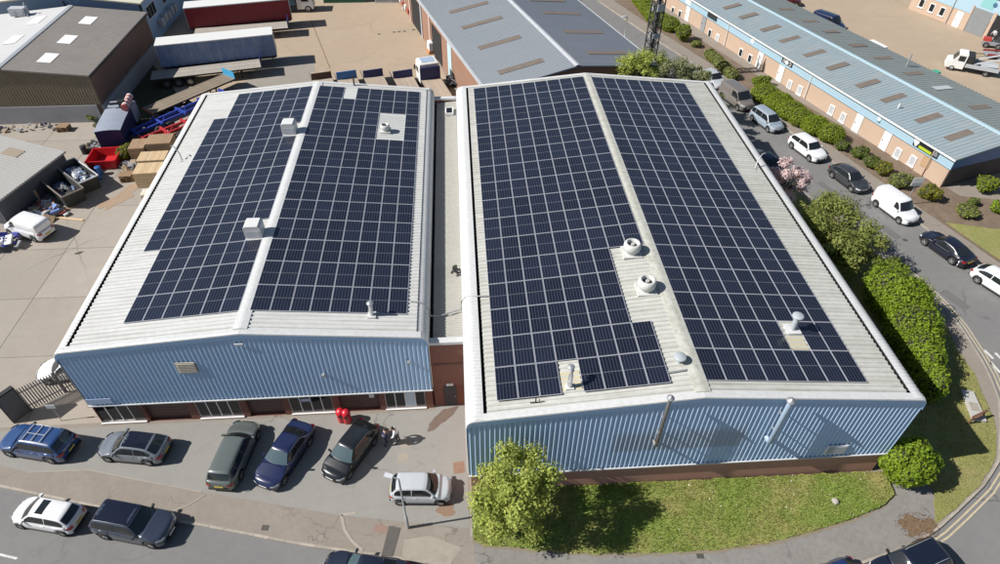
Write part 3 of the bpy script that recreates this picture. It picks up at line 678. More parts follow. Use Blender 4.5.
round_vent(23.98, 0.1, z2(23.98)+.03, 'round white roof ventilator on the bare roof patch, closer to the mushroom vent')
round_vent(6.75, 21.7, z1(6.75)+.1, 'small roof ventilator with a black top on a square white patch', True, 0.72)
# square patches where panels are left out
def rpatch(x0, x1, y0, y1, zf, side_z, m, name, label):
    b = MB(); b.add([(x0,y0,zf(x0)+side_z),(x1,y0,zf(x1)+side_z),(x1,y1,zf(x1)+side_z),(x0,y1,zf(x0)+side_z)], [(0,1,2,3)])
    b.add([(x0,y0,zf(x0)),(x1,y0,zf(x1)),(x1,y0,zf(x1)+side_z),(x0,y0,zf(x0)+side_z)], [(0,1,2,3)])
    b.add([(x1,y0,zf(x1)),(x1,y1,zf(x1)),(x1,y1,zf(x1)+side_z),(x1,y0,zf(x1)+side_z)], [(0,1,2,3)])
    b.add([(x0,y0,zf(x0)),(x0,y1,zf(x0)),(x0,y1,zf(x0)+side_z),(x0,y0,zf(x0)+side_z)], [(0,1,2,3)])
    return tag(b.build(name, m), label, 'roof patch')
patch_w = mat('smooth_white_panel', (0.54,0.55,0.53), 0.5, noise=(1.2,0.25,(0.47,0.47,0.45)), coords='World')
rpatch(6.1, 8.3, 20.5, 24.7, z1, .06, patch_w, 'roof_panel', 'square smooth white roof panel under the black-topped ventilator')
rpatch(2.62, 3.68, 27.2, 29.2, z1, .055, patch_w, 'roof_panel', 'small white roof panel at the end of the panel row by the rear yard')
for (x0, y0, y1, sk, lb) in ((18.0,-6.9,-5.5,None,'yellowed rooflight sheet around the gooseneck flue'),(31.3,-4.7,-3.7,None,'yellowed rooflight sheet in front of the tall cowl flue'),(22.05,1.9,3.2,None,'narrow yellowed rooflight strip beside the bare roof patch')):
    rpatch(x0, x0+(1.05 if x0 != 22.05 else .5), y0, y1, z2, .055, yellowed, 'rooflight', lb)
def flue(name, label, base, pts, r, cowl, m=galv, basebox=None):
    t = thing(name, label, 'flue', base)
    if basebox: MB().box(-basebox,basebox,-basebox,basebox,-.05,.12).build('base', trim_white, t)
    MB().tube(pts, r, 12).build('pipe', m, t)
    top = Vector(pts[-1])
    if cowl: b = MB(); b.lathe([(cowl*.45,-.14),(cowl,.0),(cowl,.06),(cowl*.8,.1),(0,.13)], 16, c=tuple(top)); b.build('cowl', m, t)
    return t
sil = mat('aluminium_flue', (0.55,0.56,0.57), 0.35, metal=0.6, noise=(4,.4,(0.4,0.4,0.4)))
flue('flue', 'short silver flue with a round cowl below the panels beside the link roof', (7.35,-.15,z1(7.35)), [(0,0,0),(0,0,.9),(0,.05,1.0)], .13, .2, sil, .25)
flue('flue', 'silver gooseneck flue standing on a yellowed rooflight', (18.38,-6.6,z2(18.38)+.05), [(0,0,0),(0,0,1.0),(.05,.1,1.25),(.02,.3,1.3)], .13, .2, sil, .22)
flue('flue', 'tall flue with a wide pale cowl in the gap of the street-side panels', (31.95,-3.2,z2(31.95)+.03), [(0,0,0),(0,0,1.15)], .17, .33, mat('pale_flue',(0.36,0.39,0.41),0.5), .4)
flue('mushroom_vent', 'small mushroom vent near the front ridge end by the bare roof patch', (24.45,-5.7,z2(24.45)), [(0,0,0),(0,0,.45)], .14, .34, mat('pale_flue',(0.55,0.57,0.58),0.5), None)
flue('vent_pipe', 'thin vent pipe beside a white panel on the rear verge', (3.3,30.0,z1(3.3)), [(0,0,0),(0,0,1.0)], .07, 0, dark_metal)
def wall_flue(name, label, x, zlo, ztop, r, m, cowlr):
    t = thing(name, label, 'flue', (x, -8.14, zlo))
    d = -0.42
    MB().tube([(0,0,0),(0,d+.1,0),(0,d,.1),(0,d,ztop-zlo)], r, 12).build('pipe', m, t)
    for z in (1.0, 2.4): MB().box(-.03,.03,d-.02,.0,z,z+.06).build('bracket', galv, t)
    b = MB(); b.lathe([(r,-.02),(cowlr,.08),(cowlr,.14),(0,.28)], 12, c=(0,d,ztop-zlo)); b.build('cowl', galv, t)
    if name == 'striped_flue':
        for k in range(7): MB().lathe([(r+.008,0),(r+.008,.05)], 12, c=(0,d,.5+k*.5)).build('joint_band', m, t)
wall_flue('striped_flue', 'dark jointed flue rising up the soot-stained cladding past the eaves', 23.1, 4.85, 9.1, .095, mat('dark_flue',(0.17,0.165,0.16),0.5,metal=.3,noise=(4,.5,(0.32,0.3,0.28))), .2)
wall_flue('grey_flue', 'plain pale blue-grey flue on the clean cladding, ending at the eaves', 29.55, 4.6, 8.35, .14, mat('blue_grey_flue',(0.3,0.39,0.5),0.5,noise=(3,.3,(0.36,0.44,0.52))), .24)
# aerial bracket, eave poles, cables
t = thing('aerial_bracket', 'tiny dark aerial bracket on the bare front verge strip', 'aerial', (16.5,-7.35,z2(16.5)+.03)); MB().box(-.3,.3,-.02,.02,0,.05).box(-.03,.03,-.03,.03,.05,.4).box(.17,.21,-.02,.02,.05,.3).build('bracket', dark_metal, t)
for (x, y, zf, lb, s) in ((-9.3,18.4,z1,'bent steel pole leaning over the yard-side gutter',-1),(36.3,14.4,z2,'bent steel pole leaning over the street-side gutter',1)):
    z = zf(x); t = thing('gutter_pole', lb, 'pole', (x,y,z)); MB().tube([(0,0,0),(s*.15,.3,.5),(s*.5,.55,1.0),(s*.75,.6,1.05)], .045, 8).build('pipe', galv, t); MB().box(-.12,.12,-.12,.12,-.02,.03).build('foot', galv, t)
b = MB(); pts = [(9.6,1.1,z1(9.6)+.09),(10.1,1.05,z1(10.1)+.09),(10.45,.95,7.15),(10.72,.9,6.75),(10.76,.88,6.15),(11.3,.9,6.09),(12.4,1.2,6.2),(12.72,1.25,6.25),(12.74,1.25,6.9),(13.0,1.2,7.38),(13.5,1.1,7.5),(14.4,1.0,z2(14.4)+.1)]
b.tube(pts, .045, 8); tag(b.build('cable_conduit', galv), 'grey cable conduit crossing the link roof between both panel arrays', 'conduit')
b = MB(); b.tube([(22.6,-6.4,z2(22.6)+.07),(23.9,-6.35,z2(23.9)+.08),(24.7,-6.3,z2(24.7)+.1)], .05, 8); tag(b.build('cable_conduit', galv), 'short grey conduit across the bare strip by the mushroom vent', 'conduit')

# ------------------------------------------------------------------ foliage
def leaf_cloud(ells, n, size, rs, jitter=0.12, up=0.35, aspect=0.55, flat=0.):
    """leaf quads spread through the outer part of a set of ellipsoids"""
    r = np.random.default_rng(rs); E = np.array([[*e[0], *e[1]] for e in ells]); vol = (E[:,3]*E[:,4]+E[:,4]*E[:,5]+E[:,3]*E[:,5]); k = r.choice(len(E), n, p=vol/vol.sum())
    d = r.normal(size=(n,3)); d /= np.linalg.norm(d, axis=1)[:,None]
    rr = (1-np.abs(r.normal(0, jitter*1.6, n)))*(1+r.normal(0, jitter*.5, n)); c = E[k,:3]+d*E[k,3:]*rr[:,None]
    nrm = d/E[k,3:]; nrm /= np.linalg.norm(nrm, axis=1)[:,None]; nrm = nrm+r.normal(0, .55, (n,3))+np.array([0,0,up]); nrm /= np.linalg.norm(nrm, axis=1)[:,None]
    a = np.cross(nrm, r.normal(size=(n,3))); a /= np.linalg.norm(a, axis=1)[:,None]; b = np.cross(nrm, a)
    s = size*r.uniform(.6, 1.4, n)[:,None]
    V = np.stack([c-a*s, c-b*s*aspect, c+a*s, c+b*s*aspect], 1).reshape(-1,3)
    keep = np.repeat(c[:,2] > 0.02, 4)
    return V[keep]
def quads(name, V, m, parent=None):
    n = len(V)//4; me = bpy.data.meshes.new(name); me.vertices.add(len(V)); me.vertices.foreach_set('co', V.astype(np.float32).ravel())
    me.loops.add(n*4); me.loops.foreach_set('vertex_index', np.arange(n*4, dtype=np.int32)); me.polygons.add(n)
    me.polygons.foreach_set('loop_start', np.arange(0, n*4, 4, dtype=np.int32)); me.polygons.foreach_set('loop_total', np.full(n, 4, dtype=np.int32))
    me.update(); me.validate(); me.materials.append(m); return link(name, me, parent)
def core(ells, m, parent, s=0.8, seed=1):  # solid dark core filling the inside of the leaf shell
    b = MB(); r = random.Random(seed)
    for (cx, cy, cz), (rx, ry, rz) in ells:
        nu, nv = 10, 6; vs = []; fs = []
        for j in range(nv+1):
            for i in range(nu):
                th = PI*j/nv; ph = 2*PI*i/nu; q = s*r.uniform(.86, 1.06)
                vs.append((cx+rx*q*math.sin(th)*math.cos(ph), cy+ry*q*math.sin(th)*math.sin(ph), max(0.0, cz+rz*q*math.cos(th))))
        for j in range(nv):
            for i in range(nu): fs.append((j*nu+i, (j+1)*nu+i, (j+1)*nu+(i+1)%nu, j*nu+(i+1)%nu))
        b.add(vs, fs, 0, True)
    return b.build('dark_core', m, parent)
bark = mat('bark', (0.09,0.07,0.05), 0.9, noise=(8,0.6,(0.15,0.12,0.09)))
dark_fill = mat('dark_green_fill', (0.03,0.032,0.014), 0.95, noise=(5,0.5,(0.05,0.04,0.02)))
LG = leafmat('leaf_bright_green', (0.25,0.35,0.03), (0.18,0.27,0.022), .28, .5)
LY = leafmat('leaf_yellow_green', (0.38,0.42,0.1), (0.29,0.35,0.065), .25, .38)
LD = leafmat('leaf_deep_green', (0.14,0.19,0.035), (0.18,0.2,0.05))
LO = leafmat('leaf_olive', (0.24,0.28,0.07), (0.3,0.3,0.1), .28, .5)
LC = leafmat('leaf_clipped', (0.25,0.32,0.03), (0.19,0.25,0.025), .25, .5)
LGO = leafmat('leaf_gold', (0.22,0.22,0.025), (0.15,0.165,0.02))
LP = leafmat('blossom_pink', (0.76,0.62,0.61), (0.62,0.48,0.46), 0.3)
LS = leafmat('leaf_silver_olive', (0.3,0.31,0.17), (0.24,0.26,0.11), .28, .5)
def bumps(rx, ry, rz, n, seed, f=.42, zc=None):
    r = random.Random(seed); out = [((0,0,zc if zc is not None else rz*.75),(rx*.8,ry*.8,rz*.85))]
    for i in range(n):
        a = 2*PI*i/n+r.uniform(-.3,.3); e = r.uniform(-.25,.9); q = r.uniform(.5,.68)
        s = r.uniform(.8,1.2)*f
        out.append(((rx*q*math.cos(a)*math.cos(e), ry*q*math.sin(a)*math.cos(e), max(rz*s*.6, (zc if zc is not None else rz*.75)+rz*.62*math.sin(e))), (rx*s, ry*s, rz*s)))
    return out
SEED = [100]
def shrub(label, x, y, rx, ry, h, m, n=1500, size=.1, rz=0., name='shrub', group=None, lobes=7, cat='shrub', z=0.):
    SEED[0] += 1; sd = SEED[0]
    t = thing(name, label, cat, (x, y, z), rz, group)
    el = bumps(rx, ry, h*.56, lobes, sd, zc=h*.46)
    core(el, dark_fill, t, .82, sd); quads('foliage', leaf_cloud(el, n, size, sd, .1), m, t)
    b = MB(); b.tube([(0,0,-.02),(0,0,h*.35)], [.06*h,.04*h], 7); b.build('stem', bark, t)
    return t
def hedge(label, pts, w, h, m, dens=260, size=.11, cat='hedge', name='hedge', lump=.05, taper=1.):
    """long hedge along a polyline as one thing"""
    SEED[0] += 1; sd = SEED[0]; r = random.Random(sd)
    t = thing(name, label, cat, (pts[0][0], pts[0][1], 0)); el = []
    w0, h0 = w, h; nseg = len(pts)-1
    for si, ((x0, y0), (x1, y1)) in enumerate(zip(pts[:-1], pts[1:])):
        w = w0*lerp(1, taper, si/max(1,nseg-1)); h = h0*lerp(1, .5+.5*taper, si/max(1,nseg-1)); L = math.hypot(x1-x0, y1-y0); k = max(1, int(L/(w*.42)))
        for i in range(k+1):
            f = i/k; el.append(((lerp(x0,x1,f)-pts[0][0]+r.uniform(-lump,lump), lerp(y0,y1,f)-pts[0][1]+r.uniform(-lump,lump), h*.48), (w*.56*r.uniform(1-lump,1+lump), w*.56*r.uniform(1-lump,1+lump), h*.53*r.uniform(1-lump*.5,1+lump*.5))))
    w, h = w0, h0; core(el, dark_fill, t, .86, sd); L = sum(math.hypot(b[0]-a[0], b[1]-a[1]) for a, b in zip(pts[:-1], pts[1:]))
    quads('foliage', leaf_cloud(el, int(dens*(L+w)*(h+w)), size, sd, .07 if taper == 1. else .16, .3), m, t)
    b = MB()
    for i in range(0, len(el), 3): b.tube([(el[i][0][0], el[i][0][1], -.02),(el[i][0][0], el[i][0][1], h*.4)], .05, 6)
    b.build('stem', bark, t); return t
def tree(label, x, y, h, crown_r, m, n=6000, size=.12, seed=1, trunk_h=.35, zc=.62, clumps=22, name='tree', spread=1.0, rz_f=.42, trunk_r=.12, leafm2=None, z=0.):
    t = thing(name, label, 'tree', (x, y, z)); r = random.Random(seed); el = []; b = MB()
    tips = []
    b.tube([(0,0,-.05),(r.uniform(-.1,.1),r.uniform(-.1,.1),h*trunk_h),(r.uniform(-.2,.2),r.uniform(-.2,.2),h*.7)], [trunk_r,trunk_r*.75,trunk_r*.3], 8)
    for i in range(clumps):
        a = 2*PI*i*.381966+r.uniform(-.3,.3); q = math.sqrt(r.uniform(.02,1))*crown_r*.82*spread; zz = h*zc+(r.random()-.5)*2*h*rz_f*math.sqrt(max(.05,1-(q/crown_r)**2))*.85
        c = (q*math.cos(a), q*math.sin(a), max(.5, zz)); s = crown_r*r.uniform(.15,.34); el.append((c, (s, s, s*r.uniform(.7,1.0)))); tips.append(c)
    for c in tips:
        b.tube([(0,0,h*r.uniform(.2,.5)), (c[0]*.5,c[1]*.5,lerp(h*.4,c[2],.55)), c], [trunk_r*.4,trunk_r*.25,trunk_r*.1], 6)
    b.build('trunk', bark, t); quads('crown', leaf_cloud(el, n, size, seed, .3, .6), m, t)
    return t
tree('sparse yellow-green young tree on the front lawn corner', 15.2, -10.5, 7.4, 2.35, LY, 17500, .085, 21, .25, .56, 46, rz_f=.45, trunk_r=.11)
shrub('broad leafy deep green bush at the street corner of the large warehouse', 38.9, -8.6, 1.75, 1.5, 3.4, LG, 9500, .1, lobes=11)
hedge('bright green tall conifer hedge along the street side of the large warehouse', [G(893,290,2),G(906,300,2),G(915,322,2),G(925,345,2),G(927,366,1.8),G(931,384,1.5)], 3.5, 3.9, LG, 560, .095, lump=.32, taper=.36)
tree('large dense olive bush with rounded top beside the street wall', *G(834,236,2.6), 5.8, 4.0, LO, 30000, .115, 31, .2, .48, 46, name='large_bush', rz_f=.46)
tree('dark green bush between the olive bush and the conifer hedge', *G(888,272,1.8), 3.2, 1.7, LD, 5000, .12, 33, .2, .48, 22, name='large_bush')
tree('pink flowering cherry overhanging the street beside the warehouse eave', *G(786,180,3.2), 5.2, 2.1, LP, 8500, .1, 35, .3, .62, 24)
tree('bare twiggy dark shrub under the pink cherry', 41.2, 18.6, 3.4, 1.3, leafmat('twig_leaf',(0.05,0.04,0.03),(0.08,0.07,0.04)), 1800, .08, 37, .2, .5, 16, name='large_bush')
for i, (px, py, zt, hh, rr, mm, lb, sd) in enumerate(((640,64,6.4,8.2,2.9,LY,'green leafed tree behind the rear gable beside the mast',41),(672,64,6.2,7.8,2.7,LS,'pale silvery olive tree behind the rear gable',43),(694,70,6.2,7.0,2.1,LS,'thin-leaved silvery tree nearest the street at the rear gable',45))):
    x, y = G(px, py, zt); tree(lb, x, y, hh, rr, mm, 9000, .1, sd, .3, .66, 34, rz_f=.36)
tree('street-side tree tucked behind the warehouse eave, shading the road', 39.3, 31.5, 4.9, 2.1, LO, 7000, .13, 61, .3, .6, 26)

# shrubs along the terrace (photo pixel of the foot, half-widths, height)
def shp(label, px, py, rx, ry, h, m, n=1300, size=.1, rz=.28, **k):
    x, y = G(px, py, h*.45); return shrub(label, x, y, rx, ry, h, m, n, size, rz, **k)
hedge('long clipped hedge in front of the white-panelled terrace bay', [G(640,0,.6),G(655,18,.6),G(670,26,.6)], 2.6, 1.8, LC, 380, .09)
shp('large ball-shaped bright shrub by the grey terrace door', 684, 33, 1.25, 1.25, 2.3, LC, 1700)
shp('small brownish low shrub beside the ball-shaped shrub', 696, 44, .85, .6, .9, LO, 700)
hedge('low straggly hedge in front of the terrace drainpipe', [G(710,54,.5),G(723,66,.5),G(733,75,.5)], 1.5, 1.2, LO, 230, .11)
shp('rounded low green hedge mound next to the white terrace door', 761, 81, 1.35, .95, 1.4, LC, 1500)
hedge('big clipped hedge block behind the silver people carrier', [G(766,94,.8),G(779,102,.8),G(791,111,.8)], 3.0, 1.8, LC, 420, .085)
hedge('big clipped hedge block behind the white crossover', [G(801,117,.8),G(815,125,.8),G(831,133,.8)], 2.7, 1.7, LC, 420, .085)
shp('dark round shrub behind the white crossover, first of a pair', 842, 145, .75, .75, 1.2, LD, 900)
shp('dark wide shrub behind the black hatchback', 861, 152, 1.15, .85, 1.3, LD, 1200)
shp('dark round shrub next to the golden shrub', 872, 162, .95, .8, 1.25, LD, 1000)
shp('golden green round shrub by the second terrace window', 884, 168, .95, .95, 1.35, LGO, 1200)
shp('large olive shrub behind the white van', 902, 180, 1.25, 1.0, 1.4, LO, 1400)
shp('bright lime shrub by the terrace corner', 931, 193, 1.0, 1.0, 1.5, LGO, 1300)
shp('low grey-green mound in the soil bed', 968, 211, 1.2, 1.0, 1.1, LO, 1300)
shp('small twiggy shrub behind the grey-green mound', 974, 202, .7, .5, .8, LD, 600)
shp('twin-topped green bush against the dark gable', 988, 184, 1.2, 1.1, 1.6, LC, 1500)
shp('green shrub at the edge of the far lawn', 999, 207, .8, .8, 1.2, LG, 900)
shp('yellow-green bush beside the timber crates', 127, 152, 1.1, .9, 1.6, LGO, 1600)
shp('pale weedy bush under the brown-clad wall', 95, 116, 1.1, .8, 1.1, LO, 1000)
# ------------------------------------------------------------------ neighbouring buildings
def hit(px, py, p0, ang):
    """where a photo pixel's ray meets the vertical wall through p0 running at ang degrees: (distance along, height)"""
    d = CF+(px-500)/FOC*CR-(py-282)/FOC*CU; t = np.array([math.cos(rad(ang)), math.sin(rad(ang))]); n = np.array([-t[1], t[0]])
    k = ((np.array(p0)-CAM[:2])@n)/(d[:2]@n); p = CAM+k*d
    return float((p[:2]-np.array(p0))@t), float(p[2])
grey_sheet = mat('grey_roof_sheet', (0.25,0.275,0.3), 0.55, noise=[(0.25,0.4,(0.3,0.315,0.335)),(2,0.3,(0.22,0.24,0.255))], streak=((1.5,.25,1),0.3,(0.27,0.28,0.29)))
grey_sheet2 = mat('grey_roof_sheet_dark', (0.19,0.21,0.245), 0.55, noise=[(0.25,0.4,(0.225,0.245,0.275)),(2,0.3,(0.16,0.18,0.21))], streak=((1.5,.25,1),0.3,(0.2,0.21,0.23)))
brown_light = mat('brown_rooflight', (0.16,0.13,0.105), 0.6, noise=[(1.5,0.5,(0.22,0.18,0.15)),(8,.4,(0.12,0.1,0.08))])
pale_grey = mat('pale_grey_trim', (0.42,0.44,0.46), 0.6, noise=(1,0.4,(0.34,0.35,0.37)))
def gable_roof(root, x0, x1, xr, y0, y1, ze, zr, ml, mr, pitch=.3, rib=.05, over=.3, names='roof_sheet'):
    for a, c, za, zc, m in ((x0-over, xr, ze, zr, ml), (xr, x1+over, zr, ze, mr)):
        rows = [[(a, y, za+h), ((a+c)/2, y, (za+zc)/2+h), (c, y, zc+h)] for y, h in ribprof(y0-over, y1+over, pitch, rib)]
        b = MB(); b.loft(rows, 0, False); b.quad((a,y0-over,za-.15),(c,y0-over,zc-.15),(c,y1+over,zc-.15),(a,y1+over,za-.15))
        b.quad((a,y0-over,za-.15),(c,y0-over,zc-.15),(c,y0-over,zc+.01),(a,y0-over,za+.01)); b.quad((a,y1+over,za-.15),(c,y1+over,zc-.15),(c,y1+over,zc+.01),(a,y1+over,za+.01))
        e = (a, za) if a < xr-.01 else (c, zc); b.quad((e[0],y0-over,e[1]-.15),(e[0],y1+over,e[1]-.15),(e[0],y1+over,e[1]+.01),(e[0],y0-over,e[1]+.01))
        o = fixn(b.build(names, m, root))
def shell(root, x0, x1, xr, y0, y1, ze, zr, m, name='wall', z0=-.1, dz=.16):
    """gabled wall shell"""
    b = MB(); P = lambda y: [(x0,y,z0),(x1,y,z0),(x1,y,ze-dz),(xr,y,zr-dz),(x0,y,ze-dz)]
    a, c = P(y0), P(y1); b.add(a, [(0,1,2,3,4)]); b.add(c, [(4,3,2,1,0)])
    b.quad(a[0],c[0],c[4],a[4]); b.quad(a[1],a[2],c[2],c[1]); return fixn(b.build(name, m, root))
# ---- grey-roofed shed behind
B3 = thing('grey_shed', 'grey-roofed brick shed behind the large warehouse, with brownish rooflight strips', 'building', (25.44,35.29,0), rad(16))
shell(B3, -9.4, 9.4, 0, .3, 50, 5.5, 6.85, mat('brown_brick',(0.26,0.145,0.095),.9,noise=[(0.6,.5,(0.3,0.18,0.125)),(9,.4,(0.19,0.105,0.07))]))
gable_roof(B3, -9.4, 9.4, 0, .3, 50, 5.5, 6.85, grey_sheet, grey_sheet2)
b = MB(); b.loft([[(-.3,y,6.85),(-.28,y,6.9),(0,y,6.98),(.28,y,6.9),(.3,y,6.85)] for y in (0,50.3)], 0, False); b.build('ridge_cap', pale_grey, B3)
MB().box(-10.0,-9.72,0,50.2,5.3,5.52).build('eave_gutter', pale_grey, B3)
MB().box(9.72,9.9,0,50.2,5.3,5.52).build('eave_gutter', pale_grey, B3)
def loc(o, x, y):
    a = o.rotation_euler[2]; dx, dy = x-o.location[0], y-o.location[1]; return dx*math.cos(a)+dy*math.sin(a), -dx*math.sin(a)+dy*math.cos(a)
for px, py in ((476,7),(491,22),(508,42),(528,66)):
    x, y = loc(B3, *G(px, py, 6.1)); MB().add([(-7.6,y-.45,5.79+.085),(-2.6,y-.45,6.485+.085),(-2.6,y+.45,6.485+.085),(-7.6,y+.45,5.79+.085)],[(0,1,2,3)]).build('rooflight', brown_light, B3)
for px, py in ((553,0),(559.5,14),(580,33),(604,54)):
    x, y = loc(B3, *G(px, py, 6.1)); MB().add([(2.6,y-.45,6.485+.085),(7.6,y-.45,5.79+.085),(7.6,y+.45,5.79+.085),(2.6,y+.45,6.485+.085)],[(0,1,2,3)]).build('rooflight', brown_light, B3)
def wall_panel(root, x, y0, y1, z0, z1_, m, name, d=.05, side=-1): return MB().box(min(x, x+side*d), max(x, x+side*d), y0, y1, z0, z1_).build(name, m, root)
wall_panel(B3, -9.4, 29.5, 34.5, .05, 4.2, gutter_m, 'door_opening'); wall_panel(B3, -9.4, 19.0, 23.5, .05, 4.0, gutter_m, 'door_opening')
wall_panel(B3, -9.4, 14.6, 16.2, .05, 4.3, mat('pale_blue_door',(0.42,0.56,0.62),0.5,noise=(2,.3,(0.36,0.5,0.56))), 'door')
for k, y in enumerate((24.2, 28.6, 35.2, 40.0)): wall_panel(B3, -9.4, y, y+.5, 0, 5.2, pale_grey if k % 2 else mat('white_red_post',(0.55,0.42,0.38),0.6), 'pier', .12)
for k in range(6): wall_panel(B3, -9.4, 36.5+k*1.6, 37.3+k*1.6, .6, 1.2, white_p if k % 2 else mat('red_stripe',(0.35,0.08,0.06),0.6), 'hazard_board', .2)

# ---- long blue and brick terrace
A4 = 106.4; P4 = (59.33, 21.38)
B4 = thing('terrace', 'long low terrace of business units with pale blue fascia and pinkish brick', 'building', (*P4, 0), rad(16.4))
pinkb = mat('pink_brick', (0.44,0.325,0.24), 0.88, noise=[(0.7,0.4,(0.49,0.37,0.28)),(10,0.4,(0.35,0.25,0.185))], bump=(30,.3,.01))
fasc = mat('sky_blue_fascia', (0.31,0.44,0.52), 0.5, noise=[(0.6,0.4,(0.35,0.48,0.55)),(5,0.2,(0.27,0.4,0.48))])
deepb = mat('deep_blue_gable', (0.045,0.13,0.33), 0.5, noise=(0.6,0.4,(0.055,0.15,0.36)))
darkg = mat('dark_gable_brick', (0.075,0.06,0.06), 0.9, noise=(4,0.4,(0.1,0.08,0.075)))
tsheet = mat('pale_teal_sheet', (0.235,0.285,0.305), 0.55, noise=[(0.16,0.6,(0.22,0.305,0.36)),(1.2,0.4,(0.27,0.29,0.285)),(6,.2,(0.2,.235,.245))], streak=((.5,2.5,1),0.5,(0.33,0.35,0.345)))
tsheet2 = mat('grey_teal_sheet', (0.19,0.215,0.21), 0.6, noise=[(0.3,0.5,(0.23,0.25,0.245)),(2,.3,(0.155,.17,.17))])
L4 = 62.0; ZE, ZR4, XR4, X4 = 3.3, 4.0, 6.6, 13.6
shell(B4, .02, X4, XR4, .25, L4, ZE, ZR4, pinkb)
gable_roof(B4, 0, X4, XR4, .1, L4, ZE, ZR4, tsheet, tsheet2, .45, .05, .28)
b = MB(); b.loft([[(XR4-.3,y,ZR4-.0),(XR4-.28,y,ZR4+.06),(XR4,y,ZR4+.12),(XR4+.28,y,ZR4+.06),(XR4+.3,y,ZR4)] for y in (-.2,L4)], 0, False); b.build('ridge_cap', mat('pale_blue_ridge',(0.33,0.45,0.5),.5), B4)
MB().box(-.06,.02,-.02,L4,2.15,3.14).build('fascia', fasc, B4)
MB().box(-.36,-.24,-.2,L4,3.12,3.27).build('gutter', white_p, B4)
MB().box(-.11,-.06,-.04,L4,2.1,2.15).build('fascia_trim', mat('fascia_trim',(0.25,.38,.46),.5), B4)
# gable end: blue over dark brick
b = MB(); b.add([(-.05,-.04,2.15),(X4,-.04,2.15),(X4,-.04,3.12),(XR4,-.04,3.83),(-.05,-.04,3.12)],[(0,1,2,3,4)]); b.add([(-.05,.24,2.15),(X4,.24,2.15),(X4,.24,3.12),(XR4,.24,3.83),(-.05,.24,3.12)],[(4,3,2,1,0)])
b.quad((-.05,-.04,2.15),(-.05,-.04,3.12),(-.05,.24,3.12),(-.05,.24,2.15)); b.quad((-.05,-.04,2.15),(X4,-.04,2.15),(X4,.24,2.15),(-.05,.24,2.15)); fixn(b.build('gable_cladding', deepb, B4))
MB().box(.3,X4,.1,.24,-.1,2.14).build('gable_brick', darkg, B4)
MB().box(.02,.29,.08,.24,-.1,2.14).build('corner_pier', pinkb, B4)
def H4(px, py): return hit(px, py, P4, A4)
def win4(px, py, w=.75, h=1.05, frame=white_frame, pane=None, root=None, x=0., H=H4, name='window'):
    root = root or B4; s, z = H(px, py)
    b = MB(); f = .09
    b.box(x-.07,x+.03,s-w/2,s+w/2,z-h/2,z-h/2+f).box(x-.07,x+.03,s-w/2,s+w/2,z+h/2-f,z+h/2).box(x-.07,x+.03,s-w/2,s-w/2+f,z-h/2+f,z+h/2-f).box(x-.07,x+.03,s+w/2-f,s+w/2,z-h/2+f,z+h/2-f)
    b.box(x-.13,x-.0,s-w/2-.06,s+w/2+.06,z-h/2-.07,z-h/2-.002)
    o = b.build(name, frame, root); MB().box(x-.05,x-.03,s-w/2+f,s+w/2-f,z-h/2+f,z+h/2-f).build('pane', pane or glass_dark, o); return o
def door4(px, py, w=.95, h=2.0, m=None, root=None, x=0., H=H4):
    root = root or B4; s, z = H(px, py); o = MB().box(x-.06,x+.02,s-w/2,s+w/2,.02,h).build('door', m or white_p, root); MB().box(x-.12,x-.06,s+w*.3,s+w*.36,.95,1.08).build('handle', dark_metal, o); return o
pale_pane = mat('blind_pane', (0.42,0.43,0.44), 0.2, noise=(3,.3,(.3,.31,.32)))
for px, py, pp in ((673,10.5,None),(680,14,None),(710,33,None),(717.5,38,pale_pane),(741,52.5,None),(750,58.5,None),(789.7,84.5,pale_pane),(800,90,pale_pane),(831.7,109.7,pale_pane),(843,117.4,pale_pane),(897.8,153,pale_pane),(912.5,160.7,pale_pane)): win4(px, py, pane=pp)
for px, py, m in ((686.6,19,white_p),(701.6,32,mat('grey_door',(0.25,0.26,0.27),.5)),(758,66,white_p),(778.5,79.6,white_p),(855.5,128.6,white_p),(883,146,white_p)): door4(px, py, m=m)
for px, py in ((725.5,42),(807,92),(925,170)):
    s, z = H4(px, py); MB().tube([(-.12,s,3.2),(-.12,s,.05)], .05, 8).build('downpipe', white_p if px < 900 else pinkb, B4)
s, z = H4(924,165.6); MB().box(-.06,.0,s-.45,s+.45,.9,2.0).build('notice_frame', mat('timber_board',(0.4,0.26,0.15),.8), B4)
def sign4(px, py, w, h, m, name='sign_board'):
    s, z = H4(px, py); return MB().box(-.11,-.062,s-w/2,s+w/2,2.65-h/2,2.65+h/2).build(name, m, B4), s
blk = mat('black_sign', (0.012,0.013,0.016), .5); lime = mat('lime_sign', (0.36,0.45,0.03), .5)
sign4(688,7,1.3,.75,white_p); sign4(711.4,22.4,2.2,.75,mat('dark_sign',(0.03,0.035,0.04),.5)); sign4(752,45.5,.6,.45,white_p)
